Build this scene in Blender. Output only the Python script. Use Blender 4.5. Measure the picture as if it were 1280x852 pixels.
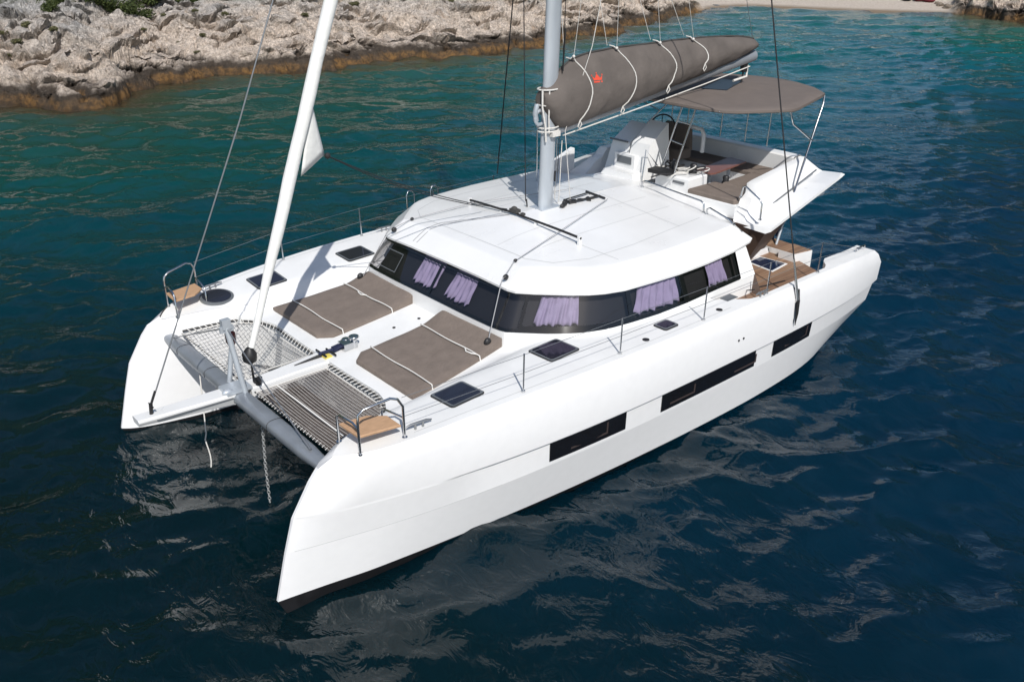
import bpy, bmesh, math, random
import numpy as np
from mathutils import Vector, Matrix, noise
from mathutils.bvhtree import BVHTree

for o in list(bpy.data.objects):
    bpy.data.objects.remove(o, do_unlink=True)
SC = bpy.context.scene
COL = SC.collection
R = math.radians

# ------------------------------------------------------------------ camera
cd = bpy.data.cameras.new('camera')
cam = bpy.data.objects.new('camera', cd); COL.objects.link(cam)
cam.location = (18.0956, 12.4449, 8.6631)
yaw, pitch, roll = R(229.3922), R(25.6541), R(-0.3119)
f = Vector((math.cos(pitch)*math.cos(yaw), math.cos(pitch)*math.sin(yaw), -math.sin(pitch)))
r = Vector((math.sin(yaw), -math.cos(yaw), 0)); u = r.cross(f)
r2 = r*math.cos(roll) + u*math.sin(roll); u2 = -r*math.sin(roll) + u*math.cos(roll)
cam.rotation_euler = Matrix(((r2.x, u2.x, -f.x), (r2.y, u2.y, -f.y), (r2.z, u2.z, -f.z))).to_euler()
cd.sensor_width = 36; cd.lens = 1115.92*36/1280
cd.clip_end = 3000
SC.camera = cam

# ------------------------------------------------------------------ light
SUN_DIR = Vector((0.46, 0.89, 1.0)).normalized()
sl = bpy.data.lights.new('sun', 'SUN'); sl.energy = 3.9; sl.angle = R(0.5); sl.color = (1.0, 0.968, 0.925)
so = bpy.data.objects.new('sun', sl); COL.objects.link(so)
so.rotation_euler = SUN_DIR.to_track_quat('Z', 'Y').to_euler(); so.location = (20, 30, 40)
W = bpy.data.worlds.new('World'); SC.world = W; W.use_nodes = True
nt = W.node_tree; nt.nodes.clear()
sky = nt.nodes.new('ShaderNodeTexSky'); sky.sky_type = 'NISHITA'; sky.sun_disc = False
sky.sun_elevation = math.asin(SUN_DIR.z); sky.sun_rotation = math.atan2(SUN_DIR.x, SUN_DIR.y)
bg = nt.nodes.new('ShaderNodeBackground'); bg.inputs[1].default_value = 0.10
wo = nt.nodes.new('ShaderNodeOutputWorld')
nt.links.new(sky.outputs[0], bg.inputs[0]); nt.links.new(bg.outputs[0], wo.inputs[0])
vs = SC.view_settings; vs.view_transform = 'Standard'; vs.look = 'None'; vs.exposure = 0.12; vs.gamma = 1.0
vs.use_curve_mapping = False
SC.cycles.use_denoising = True; SC.cycles.denoising_prefilter = 'ACCURATE'
SC.cycles.sample_clamp_indirect = 6.0; SC.cycles.sample_clamp_direct = 12.0
SC.cycles.max_bounces = 8; SC.cycles.transparent_max_bounces = 12
SC.cycles.caustics_reflective = False; SC.cycles.caustics_refractive = False

# ------------------------------------------------------------------ helpers
class MB:
    def __init__(s): s.v = []; s.f = []; s.m = []; s.sm = []
    def add(s, vs, fs, mi=0, smooth=False):
        b = len(s.v); s.v += [tuple(p) for p in vs]
        for q in fs:
            s.f.append(tuple(b+i for i in q)); s.m.append(mi); s.sm.append(smooth)
    def box(s, c, d, rz=0, mi=0, top=1.0, tilt=None):
        x, y, z = d[0]/2, d[1]/2, d[2]/2
        P = []
        for k in (-1, 1):
            t = top if k > 0 else 1
            for (a, b) in ((-1,-1),(1,-1),(1,1),(-1,1)):
                P.append(Vector((a*x*t, b*y*t, k*z)))
        M = Matrix.Rotation(rz, 3, 'Z')
        if tilt is not None: M = tilt @ M
        s.add([M@p + Vector(c) for p in P], [(3,2,1,0),(4,5,6,7),(0,1,5,4),(1,2,6,5),(2,3,7,6),(3,0,4,7)], mi)
    def prism(s, pts, z0, z1, mi=0, bev=0.0):
        n = len(pts)
        def zz(z, p): return z(p[0], p[1]) if callable(z) else z
        a = sum(pts[i][0]*pts[(i+1) % n][1]-pts[(i+1) % n][0]*pts[i][1] for i in range(n))
        if a < 0: pts = pts[::-1]
        lo = [(p[0], p[1], zz(z0, p)) for p in pts]
        if bev > 0:
            cx = sum(p[0] for p in pts)/n; cy = sum(p[1] for p in pts)/n
            ins = []
            for i, p in enumerate(pts):
                d = Vector((cx-p[0], cy-p[1])); L = d.length; d = d/L if L else d
                ins.append((p[0]+d.x*bev, p[1]+d.y*bev))
            mid = [(p[0], p[1], zz(z1, p)-bev*.8) for p in pts]
            hi = [(q[0], q[1], zz(z1, q)) for q in ins]
            fs = [tuple(range(n))[::-1], tuple(2*n+i for i in range(n))]
            fs += [(i, (i+1) % n, n+(i+1) % n, n+i) for i in range(n)]
            fs += [(n+i, n+(i+1) % n, 2*n+(i+1) % n, 2*n+i) for i in range(n)]
            s.add(lo+mid+hi, fs, mi)
        else:
            hi = [(p[0], p[1], zz(z1, p)) for p in pts]
            fs = [tuple(range(n))[::-1], tuple(n+i for i in range(n))]
            fs += [(i, (i+1) % n, n+(i+1) % n, n+i) for i in range(n)]
            s.add(lo+hi, fs, mi)
    def tube(s, pts, rad, n=8, mi=0, cap=True, sy=1.0):
        P = [Vector(p) for p in pts]; m = len(P)
        V = []; F = []
        up = None
        for i, p in enumerate(P):
            t = (P[min(i+1, m-1)]-P[max(i-1, 0)]).normalized()
            if up is None:
                up = Vector((0, 0, 1)) if abs(t.z) < .95 else Vector((1, 0, 0))
            a = t.cross(up)
            if a.length < 1e-4: a = t.cross(Vector((0, 1, 0)))
            a.normalize(); b = a.cross(t).normalized(); up = b
            rr = rad[i] if isinstance(rad, (list, tuple)) else rad
            for k in range(n):
                an = 2*math.pi*k/n
                V.append(p + a*math.cos(an)*rr*sy + b*math.sin(an)*rr)
        for i in range(m-1):
            for k in range(n):
                F.append((i*n+k, i*n+(k+1) % n, (i+1)*n+(k+1) % n, (i+1)*n+k))
        s.add(V, F, mi, True)
        if cap:
            s.add(V[:n], [tuple(range(n))], mi); s.add(V[-n:], [tuple(range(n))[::-1]], mi)
    def loft(s, rings, mi=0, smooth=True, closed=True, caps=False):
        n = len(rings[0]); V = [p for q in rings for p in q]; F = []
        for i in range(len(rings)-1):
            for k in range(n if closed else n-1):
                F.append((i*n+k, i*n+(k+1) % n, (i+1)*n+(k+1) % n, (i+1)*n+k))
        s.add(V, F, mi, smooth)
        if caps:
            s.add(rings[0], [tuple(range(n))[::-1]], mi); s.add(rings[-1], [tuple(range(n))], mi)
    def grid(s, rows, mi=0, smooth=True): s.loft(rows, mi, smooth, closed=False)
    def ell(s, c, r, n=12, m=8, mi=0):
        rings = []
        for j in range(m+1):
            th = math.pi*j/m
            rings.append([(c[0]+r[0]*math.sin(th)*math.cos(2*math.pi*k/n), c[1]+r[1]*math.sin(th)*math.sin(2*math.pi*k/n), c[2]+r[2]*math.cos(th)) for k in range(n)])
        s.loft(rings, mi)
    def torus(s, c, R1, r1, M=None, n=12, m=6, mi=0, sx=1.0):
        M = M or Matrix.Identity(3); rings = []
        for i in range(n):
            a = 2*math.pi*i/n
            rings.append([Vector(c)+M@Vector(((R1+r1*math.cos(b))*math.cos(a)*sx, (R1+r1*math.cos(b))*math.sin(a), r1*math.sin(b))) for b in [2*math.pi*k/m for k in range(m)]])
        rings.append(rings[0]); s.loft(rings, mi)
    def build(s, name, mats, parent=None, autosmooth=None, weld=False, outward=None):
        me = bpy.data.meshes.new(name)
        me.from_pydata(s.v, [], s.f)
        if not isinstance(mats, (list, tuple)): mats = [mats]
        for m in mats: me.materials.append(m)
        me.polygons.foreach_set('material_index', s.m)
        me.polygons.foreach_set('use_smooth', s.sm)
        bm = bmesh.new(); bm.from_mesh(me)
        if weld: bmesh.ops.remove_doubles(bm, verts=bm.verts, dist=1e-4)
        bmesh.ops.dissolve_degenerate(bm, dist=1e-5, edges=bm.edges)
        bmesh.ops.recalc_face_normals(bm, faces=bm.faces)
        if outward is not None and sum((fc.calc_center_median()-Vector(outward)).dot(fc.normal) for fc in bm.faces) < 0: bmesh.ops.reverse_faces(bm, faces=bm.faces)
        if autosmooth:
            for e in bm.edges:
                if len(e.link_faces) == 2 and e.calc_face_angle(0) > R(autosmooth): e.smooth = False
        bm.to_mesh(me); bm.free(); me.update()
        o = bpy.data.objects.new(name, me); COL.objects.link(o)
        if parent is not None:
            o.parent = parent
            w = Vector((0, 0, 0)); q = parent
            while q is not None: w += q.location; q = q.parent
            o.location = -w
        return o

def split_build(mb, name, mats, parent, gap=.012, **k):
    # one object for every separate piece (pieces that touch stay together)
    n = len(mb.v); par = list(range(n))
    def fd(a):
        while par[a] != a: par[a] = par[par[a]]; a = par[a]
        return a
    for q in mb.f:
        for b in q[1:]: par[fd(b)] = fd(q[0])
    V = np.array([tuple(p) for p in mb.v]); groups = {}
    for i in range(n): groups.setdefault(fd(i), []).append(i)
    gs = [[g, V[g].min(0)-gap, V[g].max(0)+gap] for g in groups.values() if len(g) > 2]
    ch = True
    while ch:
        ch = False
        for i in range(len(gs)):
            for j in range(i+1, len(gs)):
                if (gs[i][1] <= gs[j][2]).all() and (gs[j][1] <= gs[i][2]).all():
                    gs[i] = [gs[i][0]+gs[j][0], np.minimum(gs[i][1], gs[j][1]), np.maximum(gs[i][2], gs[j][2])]; gs.pop(j); ch = True; break
            if ch: break
    out = []
    own = {}
    for gi, g in enumerate(gs):
        for v in g[0]: own[v] = gi
    for gi, g in enumerate(gs):
        m2 = MB(); ids = sorted(g[0]); mp = {v: i for i, v in enumerate(ids)}
        m2.v = [mb.v[v] for v in ids]
        for q, mi, sm in zip(mb.f, mb.m, mb.sm):
            if own.get(q[0]) == gi: m2.f.append(tuple(mp[v] for v in q)); m2.m.append(mi); m2.sm.append(sm)
        out.append(m2.build(name, mats, parent, **k))
    return out
def tag(o, label=None, cat=None, group=None, kind=None):
    if label: o['label'] = label
    if cat: o['category'] = cat
    if group: o['group'] = group
    if kind: o['kind'] = kind
    return o
def empty(name, loc, label, cat, group=None):
    o = bpy.data.objects.new(name, None); COL.objects.link(o); o.location = loc; o.empty_display_size = .2
    return tag(o, label, cat, group)
def itp(x, tab):
    xs = [t[0] for t in tab]; ys = [t[1] for t in tab]
    if xs[0] > xs[-1]: xs = xs[::-1]; ys = ys[::-1]
    # monotone cubic (PCHIP)
    if x <= xs[0]: return ys[0]
    if x >= xs[-1]: return ys[-1]
    n = len(xs); h = [xs[i+1]-xs[i] for i in range(n-1)]; d = [(ys[i+1]-ys[i])/h[i] for i in range(n-1)]
    def sl_(i):
        if i == 0: return d[0]
        if i == n-1: return d[-1]
        if d[i-1]*d[i] <= 0: return 0
        w1 = 2*h[i]+h[i-1]; w2 = h[i]+2*h[i-1]
        return (w1+w2)/(w1/d[i-1]+w2/d[i])
    for i in range(n-1):
        if x <= xs[i+1]:
            t = (x-xs[i])/h[i]; a, b = sl_(i)*h[i], sl_(i+1)*h[i]
            return (2*t**3-3*t*t+1)*ys[i]+(t**3-2*t*t+t)*a+(-2*t**3+3*t*t)*ys[i+1]+(t**3-t*t)*b
_sm = {}
def its(x, tab, w=.35):
    key = id(tab)
    if key not in _sm:
        hi = max(t[0] for t in tab); lo = min(t[0] for t in tab); out = []
        n = 300
        for i in range(n+1):
            q = lo+(hi-lo)*i/n; ww = w*sst(0, 3.5, hi-q)*sst(-.3, 1.5, q-lo)
            out.append(sum(itp(q+ww*k/4, tab)*math.exp(-k*k/7) for k in range(-6, 7))/sum(math.exp(-k*k/7) for k in range(-6, 7)))
        _sm[key] = (lo, hi, n, out, tab)
    lo, hi, n, out, _ = _sm[key]; t = max(0, min(n-1e-6, (x-lo)/(hi-lo)*n)); i = int(t)
    return out[i]+(out[i+1]-out[i])*(t-i)
def sst(a, b, x):
    t = max(0, min(1, (x-a)/(b-a))); return t*t*(3-2*t)
def lerp(a, b, t): return tuple(a[i]+(b[i]-a[i])*t for i in range(len(a)))

# ------------------------------------------------------------------ materials
def mat(name, col, rough=.5, metal=0.0, spec=.5, var=0.0, vscale=3.0, bump=0.0, bscale=40.0, detail=4, coat=0.0, stretch=None):
    m = bpy.data.materials.new(name); m.use_nodes = True
    t = m.node_tree; p = t.nodes['Principled BSDF']
    p.inputs['Base Color'].default_value = (*col, 1); p.inputs['Roughness'].default_value = rough
    p.inputs['Metallic'].default_value = metal; p.inputs['Specular IOR Level'].default_value = spec
    p.inputs['Coat Weight'].default_value = coat
    tc = t.nodes.new('ShaderNodeTexCoord'); vec = tc.outputs['Object']
    if stretch:
        mp = t.nodes.new('ShaderNodeMapping'); mp.inputs['Scale'].default_value = stretch
        t.links.new(vec, mp.inputs[0]); vec = mp.outputs[0]
    if var > 0:
        n = t.nodes.new('ShaderNodeTexNoise'); n.inputs['Scale'].default_value = vscale; n.inputs['Detail'].default_value = detail
        t.links.new(vec, n.inputs['Vector'])
        rp = t.nodes.new('ShaderNodeMapRange'); rp.inputs['From Min'].default_value = .3; rp.inputs['From Max'].default_value = .7
        rp.inputs['To Min'].default_value = 1-var; rp.inputs['To Max'].default_value = 1+var*.4
        t.links.new(n.outputs['Fac'], rp.inputs['Value'])
        mx = t.nodes.new('ShaderNodeVectorMath'); mx.operation = 'SCALE'; mx.inputs[0].default_value = col
        t.links.new(rp.outputs[0], mx.inputs['Scale']); t.links.new(mx.outputs[0], p.inputs['Base Color'])
        rr = t.nodes.new('ShaderNodeMapRange'); rr.inputs['To Min'].default_value = rough*.85; rr.inputs['To Max'].default_value = min(1, rough*1.2)
        t.links.new(n.outputs['Fac'], rr.inputs['Value']); t.links.new(rr.outputs[0], p.inputs['Roughness'])
    if bump > 0:
        n2 = t.nodes.new('ShaderNodeTexNoise'); n2.inputs['Scale'].default_value = bscale; n2.inputs['Detail'].default_value = 3
        t.links.new(vec, n2.inputs['Vector'])
        b = t.nodes.new('ShaderNodeBump'); b.inputs['Strength'].default_value = bump; b.inputs['Distance'].default_value = .02
        t.links.new(n2.outputs['Fac'], b.inputs['Height']); t.links.new(b.outputs[0], p.inputs['Normal'])
    return m
M = {}
M['gel'] = mat('white_gelcoat', (.80, .80, .79), .28, var=.05, vscale=1.3, coat=.15)
M['gelside'] = mat('white_gelcoat_topsides', (.78, .78, .78), .30, var=.02, vscale=7, coat=.05)
M['nonskid'] = mat('white_nonskid_deck', (.79, .79, .775), .55, var=.05, vscale=2.0, bump=.12, bscale=160)
M['seam'] = mat('grey_seam', (.52, .53, .53), .6)
M['paint'] = mat('black_antifouling', (.012, .012, .014), .5, var=.3, vscale=6)
M['blackgl'] = mat('black_gloss_panel', (.006, .007, .008), .06, coat=.3)
M['smoked'] = mat('smoked_window', (.008, .008, .010), .04)
M['hatchgl'] = mat('hatch_acrylic', (.018, .018, .028), .07)
M['blackrim'] = mat('black_rubber', (.015, .015, .016), .5)
M['steel'] = mat('polished_steel', (.62, .63, .64), .16, metal=1.0)
M['alu'] = mat('anodised_aluminium', (.50, .54, .58), .36, metal=.35, var=.1, vscale=4, stretch=(1, 1, .3))
M['beam'] = mat('grey_blue_aluminium', (.31, .335, .365), .36, metal=.45, var=.14, vscale=3)
M['boom'] = mat('grey_boom', (.30, .32, .345), .4, metal=.4, var=.1)
M['taupe'] = mat('taupe_canvas', (.190, .155, .132), .85, var=.12, vscale=5, bump=.5, bscale=22, spec=.2)
M['taupe2'] = mat('taupe_sail_canvas', (.125, .108, .097), .8, var=.2, vscale=2.5, bump=.6, bscale=9, spec=.25)
M['bim'] = mat('taupe_bimini_canvas', (.165, .138, .122), .85, var=.1, vscale=4, bump=.25, bscale=60, spec=.2)
M['piping'] = mat('white_strap', (.72, .70, .66), .8)
M['rope'] = mat('white_rope', (.66, .64, .60), .85, var=.25, vscale=60)
M['blackrope'] = mat('black_rope', (.018, .018, .020), .8)
M['wire'] = mat('steel_wire', (.30, .31, .32), .35, metal=.7)
M['greyline'] = mat('grey_line', (.33, .33, .34), .8)
M['net'] = mat('trampoline_net', (.62, .59, .55), .8, var=.15, vscale=8)
M['nettaupe'] = mat('trampoline_net_taupe', (.15, .122, .106), .85, var=.2, vscale=8)
M['netdark'] = mat('trampoline_edge', (.05, .048, .045), .8)
M['red'] = mat('dark_red_lens', (.10, .006, .008), .2, coat=.5)
M['crown'] = mat('red_orange_emblem', (.62, .06, .025), .7)
M['sail'] = mat('white_sailcloth', (.80, .80, .77), .7, var=.06, vscale=9, bump=.25, bscale=14)
M['seatwood'] = mat('tan_seat', (.50, .31, .18), .6, var=.18, vscale=9, stretch=(1, 6, 1))
M['yellow'] = mat('yellow_label', (.75, .62, .12), .6)
M['navy'] = mat('navy_fabric', (.01, .015, .05), .8)
M['brown'] = mat('brown_panel', (.11, .075, .06), .6, var=.1)
M['frame'] = mat('window_inner_frame', (.050, .036, .034), .5)
M['dark'] = mat('shade_black', (.010, .009, .009), .8)  # near-black that stands in for unlit interiors
M['tabletop'] = mat('red_brown_tabletop', (.20, .085, .065), .35, var=.2, vscale=8, stretch=(1, 8, 1))
M['instr'] = mat('grey_instrument', (.13, .14, .15), .3)
M['chain'] = mat('galvanised_chain', (.42, .43, .43), .5, metal=.6)
M['curtain'] = mat('lilac_curtain', (.36, .30, .43), .9, var=.12, vscale=7)

def teak():
    m = bpy.data.materials.new('teak_planking'); m.use_nodes = True; t = m.node_tree; p = t.nodes['Principled BSDF']
    g = t.nodes.new('ShaderNodeNewGeometry'); sx = t.nodes.new('ShaderNodeSeparateXYZ'); t.links.new(g.outputs['Position'], sx.inputs[0])
    ml = t.nodes.new('ShaderNodeMath'); ml.operation = 'MULTIPLY'; ml.inputs[1].default_value = 1/.085; t.links.new(sx.outputs['Y'], ml.inputs[0])
    fr = t.nodes.new('ShaderNodeMath'); fr.operation = 'FRACT'; t.links.new(ml.outputs[0], fr.inputs[0])
    fl = t.nodes.new('ShaderNodeMath'); fl.operation = 'FLOOR'; t.links.new(ml.outputs[0], fl.inputs[0])
    wn = t.nodes.new('ShaderNodeTexWhiteNoise'); wn.noise_dimensions = '1D'; t.links.new(fl.outputs[0], wn.inputs['W'])
    nz = t.nodes.new('ShaderNodeTexNoise'); nz.inputs['Scale'].default_value = 8; nz.inputs['Detail'].default_value = 6
    mp = t.nodes.new('ShaderNodeMapping'); mp.inputs['Scale'].default_value = (.5, 8, 1); t.links.new(g.outputs['Position'], mp.inputs[0]); t.links.new(mp.outputs[0], nz.inputs['Vector'])
    ad = t.nodes.new('ShaderNodeMath'); ad.operation = 'ADD'; t.links.new(wn.outputs['Value'], ad.inputs[0]); t.links.new(nz.outputs['Fac'], ad.inputs[1])
    cr = t.nodes.new('ShaderNodeValToRGB'); cr.color_ramp.elements[0].position = .3; cr.color_ramp.elements[0].color = (.20, .115, .07, 1)
    cr.color_ramp.elements[1].position = 1.0; cr.color_ramp.elements[1].color = (.42, .27, .17, 1)
    hv = t.nodes.new('ShaderNodeMath'); hv.operation = 'MULTIPLY'; hv.inputs[1].default_value = .55; t.links.new(ad.outputs[0], hv.inputs[0]); t.links.new(hv.outputs[0], cr.inputs[0])
    lt = t.nodes.new('ShaderNodeMath'); lt.operation = 'LESS_THAN'; lt.inputs[1].default_value = .07; t.links.new(fr.outputs[0], lt.inputs[0])
    mx = t.nodes.new('ShaderNodeMixRGB'); mx.inputs[2].default_value = (.06, .045, .035, 1); t.links.new(lt.outputs[0], mx.inputs[0]); t.links.new(cr.outputs[0], mx.inputs[1])
    t.links.new(mx.outputs[0], p.inputs['Base Color']); p.inputs['Roughness'].default_value = .6
    return m
M['teak'] = teak()

def glass():
    m = bpy.data.materials.new('tinted_saloon_glass'); m.use_nodes = True; t = m.node_tree; t.nodes.clear()
    tr = t.nodes.new('ShaderNodeBsdfTransparent'); tr.inputs[0].default_value = (.80, .80, .83, 1)
    gl = t.nodes.new('ShaderNodeBsdfGlossy'); gl.inputs['Roughness'].default_value = .015; gl.inputs['Color'].default_value = (.9, .95, 1, 1)
    g = t.nodes.new('ShaderNodeNewGeometry'); dt = t.nodes.new('ShaderNodeVectorMath'); dt.operation = 'DOT_PRODUCT'
    t.links.new(g.outputs['Normal'], dt.inputs[0]); t.links.new(g.outputs['Incoming'], dt.inputs[1])
    def mth(op, a, b=0.0):
        n = t.nodes.new('ShaderNodeMath'); n.operation = op
        for i, q in enumerate((a, b)):
            if isinstance(q, (int, float)): n.inputs[i].default_value = q
            else: t.links.new(q, n.inputs[i])
        return n
    fr = mth('ADD', mth('MULTIPLY', mth('POWER', mth('SUBTRACT', 1.0, mth('ABSOLUTE', dt.outputs['Value']).outputs[0]).outputs[0], 5.0).outputs[0], .92).outputs[0], .06)
    mx = t.nodes.new('ShaderNodeMixShader'); ou = t.nodes.new('ShaderNodeOutputMaterial')
    t.links.new(fr.outputs[0], mx.inputs[0]); t.links.new(tr.outputs[0], mx.inputs[1]); t.links.new(gl.outputs[0], mx.inputs[2]); t.links.new(mx.outputs[0], ou.inputs[0])
    return m
M['glass'] = glass()

# ------------------------------------------------------------------ coast and hill (terrain)
CO = [(190,-75),(120,-58),(75,-46),(55,-44),(38,-41),(24,-39.5),(15,-38.6),(9.5,-38.2),(7,-37.6),(5.5,-35.6),(4.2,-34.7),(2.6,-36.2),(.5,-38.4),(-2,-39.5),(-5.5,-39.3),(-10.2,-38.6),(-15,-37.8),
      (-20.7,-36.0),(-24,-36.3),(-29,-37.0),(-34,-38),(-41,-40.5),(-48,-42.4),(-54,-44.2),(-59,-45.8),(-62.3,-44.6),(-63.6,-41),(-65.3,-36),(-67.6,-31),(-69.2,-27.2),(-68.8,-24.6),(-67.2,-21.5),(-65.5,-18),(-64,-12),(-63,-4),(-61,8),(-58,25),(-55,60),(-60,110),(-50,180)]
P = np.array(CO, float)
sg = np.r_[0, np.cumsum(np.hypot(*np.diff(P, axis=0).T))]
def cspl(sq):
    out = np.empty((len(sq), 2))
    for j in range(2):
        y = P[:, j]; d = np.gradient(y, sg)
        i = np.clip(np.searchsorted(sg, sq)-1, 0, len(sg)-2); h = sg[i+1]-sg[i]; t = (sq-sg[i])/h
        out[:, j] = (2*t**3-3*t**2+1)*y[i]+(t**3-2*t**2+t)*h*d[i]+(-2*t**3+3*t**2)*y[i+1]+(t**3-t**2)*h*d[i+1]
    return out
def s_of(i): return sg[i]
sB0, sB1 = s_of(24)-1.5, s_of(29)+.6          # the beach lies between these
def build_terrain():
    sv = np.r_[np.arange(0, s_of(5), 1.0), np.arange(s_of(5), s_of(26), .105), np.arange(s_of(26), s_of(33), .2), np.arange(s_of(33), sg[-1], .7)]
    C = cspl(sv)
    # inland direction turns with the bay
    ang = np.interp(sv, [0, s_of(10), s_of(17), s_of(22), s_of(24), s_of(26), s_of(29), s_of(31), s_of(33), sg[-1]],
                    np.radians([268, 266, 262, 256, 243, 213, 203, 195, 188, 182]))
    D = np.c_[np.cos(ang), np.sin(ang)]
    tv = np.r_[np.arange(-5, -.6, .6), np.arange(-.6, 2.4, .07), np.arange(2.4, 13, .10), np.arange(13, 15, .2), np.arange(15, 30, .7), np.arange(30, 260, 5)]
    beach = np.interp(sv, [sB0-5, sB0, sB1-1.2, sB1+.6], [0, 1, 1, 0]); beach = beach*beach*(3-2*beach)
    V = []
    for i in range(len(sv)):
        b = beach[i]; cx, cy = C[i]; dx, dy = D[i]; s = sv[i]
        far = .6 + .8*noise.noise((s*.07, 3.3, 0)) 
        led = .95 + .55*noise.noise((s*.22, 9.1, 0)) + .25*noise.noise((s*.9, 2.1, 0))
        for t in tv:
            p0 = Vector((cx+dx*t, cy+dy*t, 0))
            wob = 1.3*noise.noise((s*.23, t*.12, 1.7)) + .7*noise.noise((s*.7, t*.4, 5.1)) + .3*noise.noise((s*2.1, t*.9, 5.1))
            tt = t + (wob if t > -2 else 0)*(1-b)
            x, y = p0.x, p0.y
            if tt < 0: z = .45*tt
            elif tt < 1.2: z = led*(1-(1-tt/1.2)**2.2)
            else: z = led + .235*(tt-1.2)
            if t > 15: z += .45*(t-15)*sst(15, 45, t)+2.5*noise.noise((s*.04, t*.04, 2))*sst(20, 50, t)
            p = p0
            if -1.2 < t < 24:
                k = sst(0, 2.0, tt)
                pw = p + Vector((noise.noise(p*.8), noise.noise(p*.8+Vector((5, 5, 5))), 0))*.6
                a1 = noise.hetero_terrain(p*.33+Vector((7, 2, 1)), .9, 2.1, 3, .7) - .9
                zz = .34*a1*k; ox = 0
                for sc_, amp, tl, ck, wd in ((.34, .55, .14, .45, .16), (.95, .20, .16, .24, .20), (2.6, .05, .07, .08, .26)):
                    q = Vector((pw.x*sc_*.62, pw.y*sc_*1.25, 0)); dd, pp = noise.voronoi(q)
                    h = noise.noise(pp[0]*7.3+Vector((.37, .11, sc_))); g1 = noise.noise(pp[0]*5.1+Vector((9.2, 3.1, sc_))); g2 = noise.noise(pp[0]*6.3+Vector((2.2, 8.1, sc_)))
                    e = q-pp[0]; edge = dd[1]-dd[0]
                    m_ = (.30+.70*k) if sc_ < 3 else (.5+.5*k)
                    zz += m_*(amp*h*1.5 + tl*2.2*(g1*e.x+g2*e.y) - ck*(1-sst(0, wd, edge)))
                # ledges that jut out and undercut a little
                L = (z+zz*.6)/.62 + 1.15*noise.noise(p*.5); fr = L-math.floor(L); msk = sst(-.3, .15, noise.noise(p*.33+Vector((4, 4, 4))))*k
                ox = .75*msk*(sst(.45, .9, fr)-sst(.9, 1.0, fr)*.0)*(1 if fr > .3 else 0)
                zz += .34*msk*(sst(.5, .9, fr)-fr)
                if zz < 0 and z < .5 and tt > 0: zz *= .6
                z += zz*min(1, max(0, (t+1.2)/1.3)); x -= dx*ox*(1-b); y -= dy*ox*(1-b)
                if tt < 1.4 and t > -.6: z += .12*noise.noise(p*2.6)+.07*noise.noise(p*7)
            if b > 0:
                zb = .11*t if t < 5 else .55+.16*(t-5)
                zb += .03*noise.noise(p*.9) + (.25*sst(4, 9, t)*max(0, noise.noise(p*.8)+.1))
                z = z*(1-b)+zb*b
            V.append((x, y, z))
    n = len(tv); ns = len(sv)
    idx = np.arange(ns*n).reshape(ns, n)
    F = np.stack([idx[:-1, :-1], idx[1:, :-1], idx[1:, 1:], idx[:-1, 1:]], -1).reshape(-1, 4)
    me = bpy.data.meshes.new('rocky_shore'); me.from_pydata(V, [], F.tolist())
    at = me.attributes.new('beach', 'FLOAT', 'POINT'); at.data.foreach_set('value', np.repeat(beach, n).astype(np.float32))
    ti = me.attributes.new('inland', 'FLOAT', 'POINT'); ti.data.foreach_set('value', np.tile(tv, ns).astype(np.float32))
    me.polygons.foreach_set('use_smooth', [False]*len(me.polygons))
    bm = bmesh.new(); bm.from_mesh(me); bmesh.ops.recalc_face_normals(bm, faces=bm.faces)
    if sum(fc.normal.z for fc in list(bm.faces)[:500]) < 0: bmesh.ops.reverse_faces(bm, faces=bm.faces)
    bm.to_mesh(me); bm.free()
    o = bpy.data.objects.new('rocky_shore', me); COL.objects.link(o); o['kind'] = 'structure'
    bvh = BVHTree.FromPolygons([Vector(v) for v in V], F.tolist())
    return o, bvh, C, sv
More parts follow.
